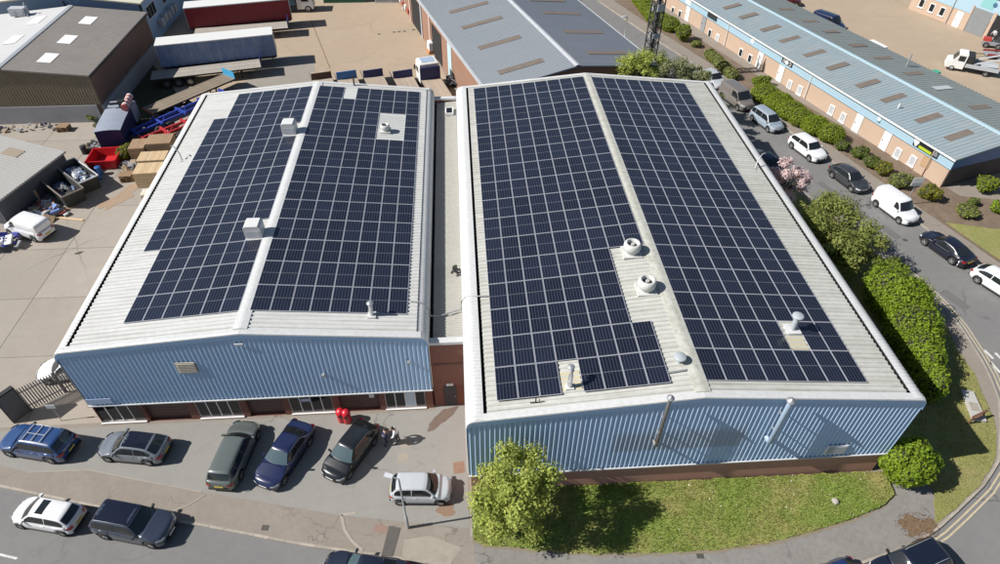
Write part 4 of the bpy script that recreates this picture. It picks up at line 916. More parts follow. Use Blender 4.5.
# oval logo sign, white letters on black
o, s = sign4(786.5,66.3,1.9,.55,blk)
def ring(root, s, z, r, t, m, x=-.115, sy=1., name='logo_mark', a0=0, a1=360):
    b = MB(); n = 20; vs = []; fs = []
    for k in range(n+1):
        a = rad(lerp(a0, a1, k/n)); vs += [(x, s+sy*(r)*math.cos(a), z+r*math.sin(a)), (x, s+sy*(r-t)*math.cos(a), z+(r-t)*math.sin(a))]
    for k in range(n): fs.append((2*k,2*k+1,2*k+3,2*k+2))
    b.add(vs, fs); return b.build(name, m, root)
ring(o, s+.55, 2.65, .2, .07, white_p); ring(o, s+.05, 2.65, .24, .24, white_p, sy=1.3); ring(o, s-.55, 2.65, .2, .07, white_p, a0=30, a1=330)
o, s = sign4(878.5,122,.5,.55,fasc); ring(o, s, 2.72, .2, .2, white_p); ring(o, s-.1, 2.5, .16, .08, blk, x=-.118, a0=180, a1=360)
o, s = sign4(921,152.5,2.3,.8,blk, ); MB().box(-.114,-.111,s-1.05,s+.45,2.32,2.6).build('sign_band', lime, o); ring(o, s+.85, 2.78, .3, .3, white_p); ring(o, s+.82, 2.5, .18, .1, white_p, x=-.118)
o, s = sign4(933.5,158.5,.75,.75,mat('dark_sign',(0.03,0.035,0.04),.5))
MB().box(-.114,-.111,s-.26,s+.26,2.5,2.56).box(-.114,-.111,s-.26,s+.26,2.66,2.72).box(-.114,-.111,s-.2,s+.2,2.82,2.87).build('sign_text', pale_grey, o)
for px, py in ((727.5,7),(743.6,16.5),(766,29),(785,40),(811,54),(834,67),(863,84.5),(889,99),(925,119),(956,136)):
    x, y = loc(B4, *G(px, py, 3.65)); zz = lambda q: ZE+(ZR4-ZE)*(q+.28)/(XR4+.28)+.075
    MB().add([(1.6,y-.42,zz(1.6)),(4.6,y-.42,zz(4.6)),(4.6,y+.42,zz(4.6)),(1.6,y+.42,zz(1.6))],[(0,1,2,3)]).build('rooflight', brown_light, B4)
for i, (px, py) in enumerate(((782,10),(806,22),(826,32.5),(852.5,46.5),(877,59),(906,75),(934,89.5),(971,109))):
    x, y = loc(B4, *G(px, py, 3.65)); zz = lambda q: ZR4-(ZR4-ZE)*(q-XR4)/(X4+.28-XR4)+.075
    MB().add([(8.9,y-.42,zz(8.9)),(11.6,y-.42,zz(11.6)),(11.6,y+.42,zz(11.6)),(8.9,y+.42,zz(8.9))],[(0,1,2,3)]).build('rooflight', brown_light if i != 6 else pale_grey, B4)
x, y = loc(B4, *G(899,107,3.7)); MB().tube([(x,y,3.6),(x,y,4.1)], .08, 8).build('vent_pipe', white_p, B4)
x, y = loc(B4, *G(910,66,3.5)); MB().tube([(x,y,3.4),(x,y,5.0)], .1, 8).build('flue', galv, B4)

for o in B4.children_recursive:
    for v in o.data.vertices:
        if v.co.x > .6: v.co.x *= 1-.0031*max(0, v.co.y)
# ---- unit in the far corner
P5 = G(950,25); A5 = 111.0
B5 = thing('corner_unit', 'blue and pink brick workshop with a grey roller shutter across the far yard', 'building', (*P5, 0), rad(A5-90))
H5 = lambda px, py: hit(px, py, P5, A5)
se, _ = H5(999,45); s0, _ = H5(908,8)
MB().box(.05,14,-16,s0,-.1,2.3).build('brick_wall', pinkb, B5)
MB().box(.0,14.1,-16.05,s0+.05,2.3,5.2).build('cladding', fasc, B5)
MB().box(-.3,14.4,-16.3,s0+.3,5.2,5.35).build('roof', tsheet2, B5)
for px, py in ((921.8,3),(931.8,7.7),(942,11.5)): win4(px, py, .85, 1.2, root=B5, x=.05, H=H5)
door4(956.5,21.5,1.0,2.1,white_p,B5,.05,H5)
s, z = H5(948,18); MB().tube([(-.06,s,5.1),(-.06,s,.05)], .06, 8).build('downpipe', galv, B5)
a, _ = H5(961,35); c, _ = H5(981,38)
o = MB().box(-.02,.06,min(a,c),max(a,c),.02,3.3).build('roller_shutter', mat('grey_shutter',(0.2,0.21,0.215),.5,noise=(2,.3)), B5)
for k in range(11): MB().box(-.04,-.02,min(a,c)+.04,max(a,c)-.04,.1+k*.29,.1+k*.29+.05).build('slat', mat('shutter_slat',(0.24,0.25,0.255),.5), o)
MB().box(-.1,.0,max(a,c),max(a,c)+.2,0,3.5).build('jamb', pinkb, B5); MB().box(-.1,.0,min(a,c)-.55,min(a,c)-.1,0,3.5).build('jamb', pinkb, B5)
MB().box(-.03,.045,min(a,c)-5.0,min(a,c)-.6,.02,3.3).build('bay_opening', gutter_m, B5)
MB().box(-.03,-.0,min(a,c)+.4,max(a,c)-.6,3.6,5.1).build('teal_panel', mat('teal_panel',(0.2,0.42,0.42),.5), B5)
s, z = H5(994,8); ring(B5, s, 4.3, .3, .3, mat('sign_navy',(0.05,0.12,0.2),.5), x=-.05, name='sign_disc')

# ---- brown-clad shed upper left
B6 = thing('brown_shed', 'brown-clad shed with square white rooflights beside the lorry yard', 'building', (-34.2,38.8,0))
bclad = mat('brown_cladding', (0.22,0.18,0.12), 0.65, noise=[(0.6,.4,(0.27,0.22,0.15)),(4,.3,(0.17,0.135,0.09))], coords='World')
bside = mat('shaded_brown_cladding', (0.16,0.1,0.075), 0.7, noise=(0.5,.4,(0.2,0.13,0.1)), coords='World')  # brown darkened to hold the shade on the right wall
bsheet = mat('brown_fibre_cement', (0.19,0.175,0.16), 0.85, noise=[(0.3,.6,(0.24,0.215,0.19)),(2.2,.45,(0.14,0.13,0.12)),(10,.3,(0.26,.23,.2))], coords='World')
psheet = mat('pale_fibre_cement', (0.46,0.46,0.46), 0.7, noise=[(0.3,.5,(0.52,0.52,0.52)),(2,.3,(0.4,0.4,0.4))], coords='World')
blockw = mat('grey_blockwork', (0.3,0.3,0.31), 0.9, noise=[(0.6,.5,(0.24,0.24,0.25)),(5,.3,(0.36,0.36,0.36))], coords='World')
shell(B6, -8.6, 8.6, 0, .15, 17.6, 5.4, 6.3, bside)
b = MB(); rows = []
for x, h in ribprof(-8.55, 8.7, .3, .05): rows.append([(x,.1-h,2.05),(x,.1-h,6.15-abs(x)*.105)])
b.loft(rows, 0, False); fixn(b.build('front_cladding', bclad, B6))
MB().box(-8.7,8.2,-.02,.14,-.1,2.0).build('plinth', blockw, B6)
MB().box(8.6,8.75,.16,17.6,-.1,1.9).build('plinth', blockw, B6)
gable_roof(B6, -8.6, 8.6, 0, .1, 17.6, 5.4, 6.3, psheet, bsheet, .38, .04, .25)
b = MB(); b.loft([[(-.35,y,6.28),(-.33,y,6.36),(0,y,6.44),(.33,y,6.36),(.35,y,6.28)] for y in (-.2,17.8)], 0, False); b.build('ridge_cap', pale_grey, B6)
MB().box(8.86,9.0,-.2,17.9,5.2,5.42).build('gutter', dark_metal, B6)
for sgn, lst in ((1, ((88,20),(67.5,39),(48,57.5))), (-1, ((37,21),(14,40.5)))):
    for px, py in lst:
        x, y = loc(B6, *G(px, py, 6.0)); zz = lambda q: 6.3-abs(q)*.9/8.85+.06
        MB().add([(x-.7,y-1.15,zz(x-.7)),(x+.7,y-1.15,zz(x+.7)),(x+.7,y+1.15,zz(x+.7)),(x-.7,y+1.15,zz(x-.7))],[(0,1,2,3)]).build('rooflight', mat('white_grp',(0.8,0.8,0.8),.5), B6)
x, y = G(20,14,6.0); t = thing('rooftop_unit', 'grey rooftop plant unit on the pale slope of the brown shed', 'roof unit', (x,y,5.9)); MB().box(-.9,.9,-.5,.5,0,.9).box(-.7,-.2,-.53,-.5,.2,.7).box(.2,.7,-.53,-.5,.2,.7).build('housing', pale_grey, t); MB().tube([(1.2,-.6,-.1),(.9,.2,1.4)], .08, 6).build('pipe', galv, t)
# ---- blue office behind it
B8 = thing('blue_office', 'pale blue office block with a cream roof behind the brown shed', 'building', (-27.3,59.6,0))
obl = mat('office_blue', (0.24,0.36,0.52), .6, noise=(0.5,.3,(0.28,0.4,0.55)), coords='World')
shell(B8, -22, 0, -10, 0, 30, 5.5, 6.7, obl)
gable_roof(B8, -22, 0, -10, 0, 30, 5.5, 6.7, mat('cream_roof',(0.55,0.53,0.42),.7,noise=(0.4,.4,(0.48,0.46,0.37)),coords='World'), MATS.get('cream_roof') or roof_aged, .4, .03, .2)
H8 = lambda px, py: (lambda r: (r[0], r[1]))(hit(px, py, (-27.3,59.6), 90))
for y in (2.6, 8.4, 13.5):
    f = MB().box(-.02,.06,y-1.5,y+1.5,2.9,4.5).build('window', white_frame, B8)
    for k in range(3): MB().box(.061,.08,y-1.42+k*.97,y-.55+k*.97,2.98,4.42).build('pane', glass_dark, f)
for i in range(5):
    y = 3.2+i*1.35; MB().box(.02,.7,y,y+.95,1.2+.15*(i%2),2.2+.15*(i%2)).build('condenser_unit', pale_grey, B8)
MB().box(-.1,.12,-.1,.1,0,5.4).build('downpipe', dark_metal, B8)
MB().tube([(-9.3,-.08,5.9),(-9.1,-.1,5.1),(-8.8,-.1,4.9)], .07, 6).build('cable', dark_metal, B8)
# ---- low grey shed at the left edge
P9 = (-24.75, 28.6)
B9 = thing('low_shed', 'low grey sheet-roofed shed behind the skips', 'building', (*P9, 0), rad(-15.5))
shell(B9, -13.8, -.2, -7, -8.6, -.2, 2.45, 3.4, mat('dark_shed_wall',(0.07,0.075,0.085),.8,noise=(1,.4,(0.1,0.105,0.115))))
gable_roof(B9, -13.8, -.2, -7, -8.6, -.2, 2.45, 3.4, mat('green_grey_sheet',(0.16,0.175,0.15),.7,noise=(1,.4)), mat('grey_shed_sheet',(0.36,0.35,0.33),.7,noise=[(0.5,.4,(0.3,0.29,0.27)),(4,.3,(0.42,0.41,0.38))]), .3, .04, .2)
MB().add([(-4.6,-2.6,2.45+.95*4.6/7+.06),(-3.0,-2.6,2.45+.95*3.0/7+.06),(-3.0,-1.4,2.45+.95*3.0/7+.06),(-4.6,-1.4,2.45+.95*4.6/7+.06)],[(0,1,2,3)]).build('rooflight', mat('tan_rooflight',(0.33,0.27,0.2),.7), B9)
# ---- green containers / fence at the far end of the rear yard
for i, (px, w, m, lb) in enumerate(((345,6.4,mat('dark_green_steel',(0.03,0.11,0.07),.5,noise=(1,.4)),'dark green container at the far end of the rear yard'),(383,2.4,mat('grey_steel',(0.3,0.31,0.32),.5),'narrow grey container beside the green one'),(402,3.6,mat('grey_steel',(0.3,0.31,0.32),.5),'wide grey container near the shed wall'))):
    x, y = G(px, 2.5); t = thing('container', lb, 'container', (x,y+1.2,0))
    b = MB(); rows = [[(q,-1.2-h,.15),(q,-1.2-h,2.5)] for q, h in ribprof(-w/2, w/2, .28, .04)]; b.loft(rows,0,False); b.box(-w/2,w/2,-1.18,1.2,.15,2.5); b.build('body', m, t)
    MB().box(-w/2-.03,w/2+.03,-1.27,-1.17,2.5,2.62).box(-w/2-.03,w/2+.03,-1.27,-1.17,.02,.15).box(-w/2-.03,w/2+.03,-1.16,1.22,2.502,2.6).build('frame', pale_grey if i else m, t)

# ------------------------------------------------------------------ mast, lamps, signs
mx_, my_ = 36.3, 46.6
t = thing('lattice_mast', 'dark lattice communications mast with cable ladders behind the large warehouse', 'mast', (mx_,my_,0), rad(16))
leg_m = mat('mast_steel', (0.06,0.06,0.06), .6, metal=.3, noise=[(1.2,.5,(0.16,0.16,0.155)),(6,.4,(0.03,0.03,0.03))])
MH = 14.5; w = .55
for sx in (-1,1):
    for sy in (-1,1): MB().tube([(sx*w,sy*w,-.05),(sx*w,sy*w,MH)], .075, 6).build('leg', leg_m, t)
b = MB()
for k in range(int(MH/.9)):
    z = k*.9
    for s in (-1,1):
        b.box(-w,w,s*w-.03,s*w+.03,z,z+.06); b.box(s*w-.03,s*w+.03,-w,w,z,z+.06)
        q = 1 if k % 2 else -1
        b.tube([(-q*w,s*w,z),(q*w,s*w,z+.9)], .035, 5); b.tube([(s*w,-q*w,z),(s*w,q*w,z+.9)], .035, 5)
b.build('bracing', leg_m, t)
b = MB(); 
for q in (-.25,-.1,.05,.2): b.tube([(q,-.35,.2),(q,-.35,MH)], .05, 6)
b.build('feeder_cable', black_rub, t)
b = MB(); b.box(.28,.31,-.48,-.44,0,MH).box(-.38,-.35,-.48,-.44,0,MH)
for k in range(int(MH/.3)): b.box(-.35,.28,-.475,-.445,k*.3,k*.3+.03)
b.build('ladder', galv, t)
for k, z in enumerate((5.2, 8.3, 10.6, 12.2, 13.6)): MB().box(-.45,.45,-.72,-.6,z,z+.5+.3*(k%2)).build('antenna_panel', pale_grey, t)
for k in range(12): MB().box(-.5+.25*(k%3),-.2+.25*(k%3),.2-.3*(k%2),.35-.3*(k%2),2+k*1.0,2.8+k*1.0).build('radio_unit', leg_m if k%3 else pale_grey, t)
def lamp(label, x, y, h, head_dir, z=0.):
    t = thing('street_lamp', label, 'street lamp', (x,y,z)); a = head_dir
    MB().tube([(0,0,-.05),(0,0,1.2),(0,0,1.21),(0,0,h)], [.09,.09,.06,.05], 10).build('post', galv, t)
    dx, dy = math.cos(a), math.sin(a)
    MB().tube([(0,0,h-.02),(dx*.3,dy*.3,h+.05)], .04, 8).build('arm', galv, t)
    Mx = Matrix.Translation((dx*.55,dy*.55,h+.06)) @ Matrix.Rotation(a, 4, 'Z')
    MB().cbox((0,0,0),(.46,.24,.1),0,Mx).build('lantern', mat('lantern_grey',(0.5,0.52,0.54),.5), t)
x, y = G(408,528); lamp('slim grey street lamp standing on the footway beside the silver hatchback', x, y, 5.3, rad(160))
x, y = G(622,55); lamp('slim street lamp on the footway beside the grey shed', x, y, 5.0, rad(200))
x, y = G(905,205); t = thing('road_sign', 'pale sign plate on a grey post beside the white van', 'sign', (x,y,0)); MB().tube([(0,0,-.05),(0,0,2.9)], .045, 8).build('post', galv, t)
b = MB(); b.box(-.52,.52,-.06,-.03,2.2,3.05); b.build('plate', white_p, t); MB().box(-.47,.47,-.066,-.061,2.3,2.5).build('plate_band', pale_grey, t)

# ------------------------------------------------------------------ palisade fence and gate at the yard entrance
t = thing('palisade_fence', 'grey steel palisade fence beside the blue off-roader', 'fence', (-16.05,-.42,0), math.atan2(2.6,3.4))
pale_me = MB(); pale_me.prism([(-.035,-.02),(.035,-.02),(.035,.01),(-.035,.01)], .05, 2.1); pale_me.add([(-.035,-.02,2.1),(.035,-.02,2.1),(.035,.01,2.1),(-.035,.01,2.1),(0,-.005,2.28)],[(0,1,4),(1,2,4),(2,3,4),(3,0,4)])
pm = pale_me.mesh('pale'); pgm = mat('palisade_grey',(0.2,0.2,0.2),.5,metal=.3,noise=(3,.4,(0.14,0.14,0.14))); pm.materials.append(pgm)
for k in range(30): link('pale', pm, t, (.1+k*.155,0,0))
MB().box(0,4.7,.012,.06,.45,.52).box(0,4.7,.012,.06,1.75,1.82).build('rail', pgm, t)
for k in (0, 2.35, 4.7): MB().box(k-.05,k+.05,.062,.16,-.05,2.1).build('post', pgm, t)
t = thing('gate_pillar', 'solid dark grey steel gate leaf at the yard entrance', 'gate', (-16.3,-.75,0), rad(55))
MB().box(-.55,.55,-.12,.12,.05,2.35).build('leaf', mat('dark_grey_steel',(0.09,0.095,0.1),.6,noise=(2,.4,(0.13,0.13,0.135))), t)
MB().box(-.6,-.55,-.15,.15,-.05,2.45).box(.55,.6,-.15,.15,-.05,2.45).build('frame', dark_metal, t); MB().box(-.6,.6,-.16,.16,2.45,2.5).build('top_rail', dark_metal, t)
x, y = G(62,421); t = thing('sign_post', 'small white notice on a thin post before the palisade fence', 'sign', (x,y,0)); MB().tube([(0,0,-.05),(0,0,1.75)], .025, 6).build('post', galv, t); MB().box(-.28,.28,-.05,-.03,1.4,1.75).build('plate', white_p, t)
# utility cabinet slab and small bench frame on the verge
x, y = G(972,407); t = thing('utility_slab', 'pale concrete utility slab lying in the verge grass', 'slab', (x,y,0), rad(76)); MB().box(-1.25,1.25,-.4,.4,.0,.22).build('slab', mat('pale_concrete',(0.4,0.39,0.365),.8,noise=(2,.4,(0.4,0.39,0.36))), t)
MB().box(-.5,.2,-.27,.27,.221,.235).build('cover', kerb_m, t)
x, y = G(974,421); t = thing('low_barrier', 'rusty low post-and-rail frame beside the utility slab', 'barrier', (x,y,0), rad(20)); rst = mat('rusty_steel',(0.13,0.06,0.035),.8,noise=(4,.5,(0.2,0.1,0.06)))
for q in (-.55,.55): MB().box(q-.05,q+.05,-.05,.05,-.05,.75).build('post', rst, t)
MB().box(-.7,.7,-.06,.06,.75,.85).build('rail', rst, t); MB().box(-.5,.5,-.04,.04,.3,.37).build('rail', rst, t)
x, y = G(834,503); tag(MB().lathe([(0,.0),(.2,0),(.22,.1),(.14,.2),(0,.24)], 7, c=(x,y,lawn_z(x,y)-.03), smooth=False).build('stone', mat('pale_stone',(0.35,0.32,0.28),.9)), 'pale stone lying on the front lawn', 'stone')
# ------------------------------------------------------------------ vehicles
head_m = mat('headlamp', (0.55,0.58,0.6), 0.1, spec=.8); tail_m = mat('tail_lamp', (0.35,0.012,0.012), 0.2, spec=.7); plate_y = mat('plate_yellow',(0.6,0.48,0.06),.5); plate_w = mat('plate_white',(0.7,0.7,0.68),.5)
trim_blk = mat('black_plastic', (0.02,0.02,0.021), .55); chrome = mat('alloy_rim', (0.5,0.51,0.52), .3, metal=.7); cglass = mat('car_glass', (0.015,0.018,0.02), .04, spec=.75); cglass_l = mat('car_glass_clear', (0.06,0.09,0.1), .04, spec=.8)
def paint(name, col, rough=.28): return mat('paint_'+name, col, rough, coat=.9, spec=.5, noise=(1.2,.06,tuple(v*.8 for v in col)))
WHEEL = {}
def wheel_meshes(r, w):
    if (r, w) in WHEEL: return WHEEL[(r, w)]
    b = MB(); prof = [(r*.62,-w/2),(r*.93,-w/2),(r,-w*.36),(r,w*.36),(r*.93,w/2),(r*.62,w/2)]; n = 20
    vs = [(rr*math.cos(2*PI*k/n), yy, rr*math.sin(2*PI*k/n)) for rr, yy in prof for k in range(n)]
    b.add(vs, [(i*n+k, i*n+(k+1)%n, (i+1)*n+(k+1)%n, (i+1)*n+k) for i in range(5) for k in range(n)], 0, True)
    ty = b.mesh('tyre'); ty.materials.append(black_rub)
    b = MB()
    for s in (-1, 1):
        y = s*w*.3
        b.add([(0,y,0)]+[(r*.64*math.cos(2*PI*k/n), y-s*.02, r*.64*math.sin(2*PI*k/n)) for k in range(n)], [(0,1+k,1+(k+1)%n) for k in range(n)], 1)
        for k in range(5):
            a = 2*PI*k/5; M_ = Matrix.Rotation(-a, 4, 'Y'); b.box(.02,r*.63,y-.012+s*.02,y+.012+s*.02,-.035,.035,0,M_)
        b.add([(r*.65*math.cos(2*PI*k/n), y+s*.03, r*.65*math.sin(2*PI*k/n)) for k in range(n)]+[(r*.57*math.cos(2*PI*k/n), y+s*.03, r*.57*math.sin(2*PI*k/n)) for k in range(n)], [(k,(k+1)%n,n+(k+1)%n,n+k) for k in range(n)], 0)
    ri = b.mesh('rim'); ri.materials.append(chrome); ri.materials.append(trim_blk)
    WHEEL[(r, w)] = (ty, ri); return ty, ri
def add_wheels(t, xs, half, r, w):
    ty, ri = wheel_meshes(r, w)
    for x in xs:
        for s in (-1, 1): o = link('wheel', ty, t, (x, s*(half-w/2+.015), r)); link('rim', ri, o)
# spec: L W H | hood front z, cowl z, belt z, tail z | windscreen base/top x, rear window top/base x (fractions of L from the nose) | wheel centres | rows of side windows
SPEC = {
 'hatch':  dict(L=4.25,W=1.78,H=1.46,zf=.70,zc=.92,zb=.95,zt=1.0,ws0=.25,ws1=.43,rw1=.82,rw0=.97,dr=.09,wf=.19,wr=.80,r=.32,nw=2),
 'mini':   dict(L=3.6,W=1.62,H=1.50,zf=.76,zc=.97,zb=.96,zt=1.0,ws0=.21,ws1=.39,rw1=.88,rw0=.985,dr=.06,wf=.17,wr=.83,r=.29,nw=2),
 'saloon': dict(L=4.65,W=1.82,H=1.43,zf=.70,zc=.92,zb=.93,zt=.98,ws0=.285,ws1=.44,rw1=.70,rw0=.87,dr=.05,wf=.18,wr=.79,r=.33,nw=2),
 'coupe':  dict(L=4.5,W=1.8,H=1.40,zf=.70,zc=.90,zb=.93,zt=.99,ws0=.27,ws1=.43,rw1=.70,rw0=.92,dr=.06,wf=.185,wr=.795,r=.34,nw=2),
 'estate': dict(L=4.7,W=1.82,H=1.52,zf=.75,zc=.97,zb=.98,zt=1.0,ws0=.24,ws1=.38,rw1=.91,rw0=.975,wf=.185,wr=.785,r=.33,nw=3),
 'suv':    dict(L=4.55,W=1.88,H=1.68,zf=.88,zc=1.06,zb=1.08,zt=1.1,ws0=.27,ws1=.40,rw1=.90,rw0=.98,wf=.185,wr=.80,r=.36,nw=3),
 'cross':  dict(L=4.4,W=1.83,H=1.60,zf=.82,zc=1.02,zb=1.02,zt=1.05,ws0=.25,ws1=.40,rw1=.87,rw0=.975,wf=.185,wr=.80,r=.34,nw=2),
 'mpv':    dict(L=4.3,W=1.76,H=1.62,zf=.78,zc=1.0,zb=.98,zt=1.0,ws0=.19,ws1=.37,rw1=.92,rw0=.985,wf=.18,wr=.81,r=.31,nw=3),
 'van':    dict(L=4.4,W=1.75,H=1.82,zf=.85,zc=1.06,zb=1.08,zt=1.1,ws0=.21,ws1=.34,rw1=.975,rw0=.992,wf=.18,wr=.81,r=.31,nw=1),
 'mvan':   dict(L=4.9,W=1.92,H=1.95,zf=.92,zc=1.12,zb=1.15,zt=1.15,ws0=.17,ws1=.32,rw1=.97,rw0=.99,wf=.17,wr=.80,r=.33,nw=2),
}
def car(kind, label, x, y, heading, pm, z=0., roof=None, rails=False, glass=None, group=None, name=None, tailp=plate_y, scale=1.0, rearblank=False, ladder=False, hubs=None, cat='car'):
    S_ = SPEC[kind]; L, Wd, H = S_['L']*scale, S_['W'], S_['H']; hw = Wd/2
    t = thing(name or {'van':'parked_van','mvan':'parked_van'}.get(kind,'parked_car'), label, 'van' if 'van' in kind else cat, (x,y,z), heading, group)
    X = lambda f: L/2-f*L                              # fraction from nose to local x
    ws0, ws1, rw1, rw0 = X(S_['ws0']), X(S_['ws1']), X(S_['rw1']), X(S_['rw0']); wf, wr, r = X(S_['wf']), X(S_['wr']), S_['r']
    px = [-L/2, -L/2+.05, -L/2+.16, rw0, (ws0+rw0)/2, ws0, L/2-.55, L/2-.22, L/2-.07, L/2]
    pz = [S_['zt']-.28, S_['zt']-.10, S_['zt']-.015, S_['zt'], S_['zb'], S_['zc'], S_['zf']+.05, S_['zf'], S_['zf']-.1, S_['zf']-.26]
    dr = S_.get('dr', .03)
    order = np.argsort(px); pxs = np.array(px)[order]; pzs = np.array(pz)[order]
    top = lambda q: float(np.interp(q, pxs, pzs))
    def plan(q):
        e = max(0, (abs(q)-(L/2-.75))/.75); k = .20 if q > 0 else .14
        return hw*(1-k*e**2.4-(.0 if e < .9 else .06*(e-.9)*10))
    def bot(q):
        z0 = .19+.10*max(0,(abs(q)-(L/2-.35))/.35)
        for c in (wf, wr):
            d = abs(q-c); R = r+.075
            if d < R: z0 = max(z0, r+math.sqrt(R*R-d*d)*.98)
        return z0
    st = set(np.linspace(-L/2, L/2, 26).tolist())
    for c in (wf, wr):
        for k in range(-6, 7): st.add(c+(r+.0749)*math.sin(k/6*PI/2))
        st.add(c-r-.0755); st.add(c+r+.0755)
    for q in px: st.add(q)
    st = sorted(q for q in st if -L/2 <= q <= L/2)
    rings = []
    for q in st:
        w, zt, zb = plan(q), top(q), bot(q); d = zt-zb; cr = .05 if ws0 < q else .0
        half = [(w*.80,zb),(w*.96,zb+.02),(w*1.0,zb+.28*d),(w*1.0,zb+.55*d),(w*.98,zb+.75*d),(w*.945,zb+.89*d),(w*.88,zb+.965*d),(w*.76,zt+cr*.3),(w*.4,zt+cr*.85)]
        bb = lambda y_: -(y_/hw)**2*.16*max(0,(q-(L/2-.8))/.8)**1.5+(y_/hw)**2*.09*max(0,(-q-(L/2-.6))/.6)**1.5
        rings.append([(q+bb(a),-a,b_) for a, b_ in half]+[(q,0,zt+cr)]+[(q+bb(a),a,b_) for a, b_ in half[::-1]])
    b = MB(); b.loft(rings, 0, True, closed=True, caps=True); body = fixn(b.build('body', [pm, trim_blk], t))
    for p in body.data.polygons:
        if p.normal.z < -.6: p.material_index = 1
    # cabin
    zbase = lambda q: top(q)-.02
    hx = [rw0, rw1-.0, rw1+.12, (rw1+ws1)/2, ws1-.15, ws1, ws0]; hz = [top(rw0)-.01, H-.03-dr, H-.015-dr*.75, H-dr*.12, H-.004, H-.03, top(ws0)-.01]
    o_ = np.argsort(hx); hxs = np.array(hx)[o_]; hzs = np.array(hz)[o_]
    ht = lambda q: float(np.mean([np.interp(q+e, hxs, hzs) for e in (-.1,-.05,0,.05,.1)])) if rw0+.12 < q < ws0-.12 else float(np.interp(q, hxs, hzs))
    bow = lambda q, y_: -(y_/hw)**2*.2*max(0,(q-(ws1-.5))/(ws0-ws1+.5))+(y_/hw)**2*.13*max(0,((rw1+.4)-q)/(rw1+.4-rw0))
    wb = lambda q: min(hw*.93, plan(q)*.93); wtop = hw*.70 if 'van' not in kind else hw*.86
    def wt(q):
        f = max(0, min(1, (ht(q)-zbase(q))/(H-.99))); return lerp(wb(q)*.99, wtop, min(1, f))
    cs = sorted(set(np.linspace(rw0, ws0, 22).tolist()+hx)); rings = []
    for q in cs:
        z0, z1_ = zbase(q), ht(q); a, c = wb(q), wt(q); e = min(.07, (z1_-z0)*.4)
        half = [(a, z0-.05), (a, z0), (lerp(a,c,.5)+.012, lerp(z0,z1_-e,.5)), (c, z1_-e), (c-.035, z1_-e*.35), (c-.11, z1_), (c*.45, z1_+.018)]
        rings.append([(q+bow(q,u),-u,v) for u, v in half]+[(q,0,z1_+.024)]+[(q+bow(q,u),u,v) for u, v in half[::-1]])
    b = MB(); b.loft(rings, 0, True, caps=True); fixn(b.build('cabin', pm, t))
    gl = glass or cglass
    def topstrip(q0, q1, f0, f1, m, nm, off=.006, n=6):
        b = MB(); rows = []
        for k in range(n+1):
            q = lerp(q0, q1, k/n); c = wt(q)-.05; z_ = ht(q)+off; fr = lerp(f0, f1, k/n)
            rows.append([(q+bow(q,u*c*fr), u*c*fr, z_+.02*(1-u*u)) for u in (-1,-.6,-.2,.2,.6,1)])
        b.loft(rows, 0, True); o = fixn(b.build(nm, m, t))
        if sum(p.normal.z for p in o.data.polygons) < 0: o.data.flip_normals()
        return o
    def push(o, dx):
        for v in o.data.vertices: v.co.x += dx
    o = topstrip(lerp(ws0, ws1, .05), lerp(ws0, ws1, .93), 1.02, .99, gl, 'windscreen', .014)
    if not rearblank and abs(rw1-rw0) > .06: topstrip(lerp(rw0, rw1, .12), lerp(rw0, rw1, .9), .93, .95, cglass, 'rear_window', .02)
    if roof: topstrip(ws1-.06, rw1+.08, .99, .97, roof, 'roof_panel', .008, 8)
    def side(q, v, s):
        z0, z1_ = zbase(q), ht(q); e = min(.07, (z1_-z0)*.4); a, c = wb(q), wt(q)
        if v < .5: y_, z_ = lerp(a, lerp(a,c,.5)+.012, v*2), lerp(z0, lerp(z0,z1_-e,.5), v*2)
        else: y_, z_ = lerp(lerp(a,c,.5)+.012, c, v*2-1), lerp(lerp(z0,z1_-e,.5), z1_-e, v*2-1)
        return (q+bow(q,y_), s*(y_+.008), z_)
    if 'van' in kind and kind == 'van': cuts = [(ws1+ (ws0-ws1)*.55, X(.42))]
    else:
        a, c = lerp(ws1, ws0, .62), lerp(rw1, rw0, .45 if kind not in ('saloon','coupe') else .3); n = S_['nw']; cuts = []
        fr = {1:[0,1],2:[0,.54,1],3:[0,.42,.76,1]}[n]
        if kind == 'mvan': c = X(.5); fr = [0,.95,1.0][:2]; n = 1
        for k in range(n): cuts.append((lerp(a,c,fr[k])-.025, lerp(a,c,fr[k+1])+.025))
    for s in (-1, 1):
        for q0, q1 in cuts:
            b = MB(); rows = []
            for k in range(7):
                q = lerp(q0, q1, k/6); rows.append([side(q, v, s) for v in (.12,.5,.93)])
            b.loft(rows, 0, True); o = fixn(b.build('side_window', cglass, t))
            if sum(p.normal.y*s for p in o.data.polygons) < 0: o.data.flip_normals()
        zz = zbase(ws0-.25)+.07
        M_ = Matrix.Translation((ws0-.32, s*(hw+.035), zz)) @ Matrix.Rotation(s*.25, 4, 'Z'); MB().cbox((0,0,0),(.11,.2,.13),0,M_).build('mirror', pm if kind != 'suv' else trim_blk, t)
        # lamps
        zl = S_['zf']-.12; yq = plan(L/2-.1)
        b = MB(); b.loft([[(L/2-.035, s*yq*.62, zl+.07),(L/2-.02, s*yq*.60, zl-.05)],[(L/2-.09, s*yq*.86, zl+.1),(L/2-.06, s*yq*.88, zl-.05)],[(L/2-.36, s*plan(L/2-.36)*.985, zl+.15),(L/2-.3, s*plan(L/2-.3)*1.005, zl+.0)]], 0, True)
        o = b.build('headlight', head_m, t)
        for v in o.data.vertices: v.co.x += .018-(v.co.y/hw)**2*.16*max(0,(v.co.x-(L/2-.8))/.8)**1.5; v.co.y += s*.012; v.co.z += .014
        zl = S_['zt']-.2; b = MB(); yq = plan(-L/2+.05)
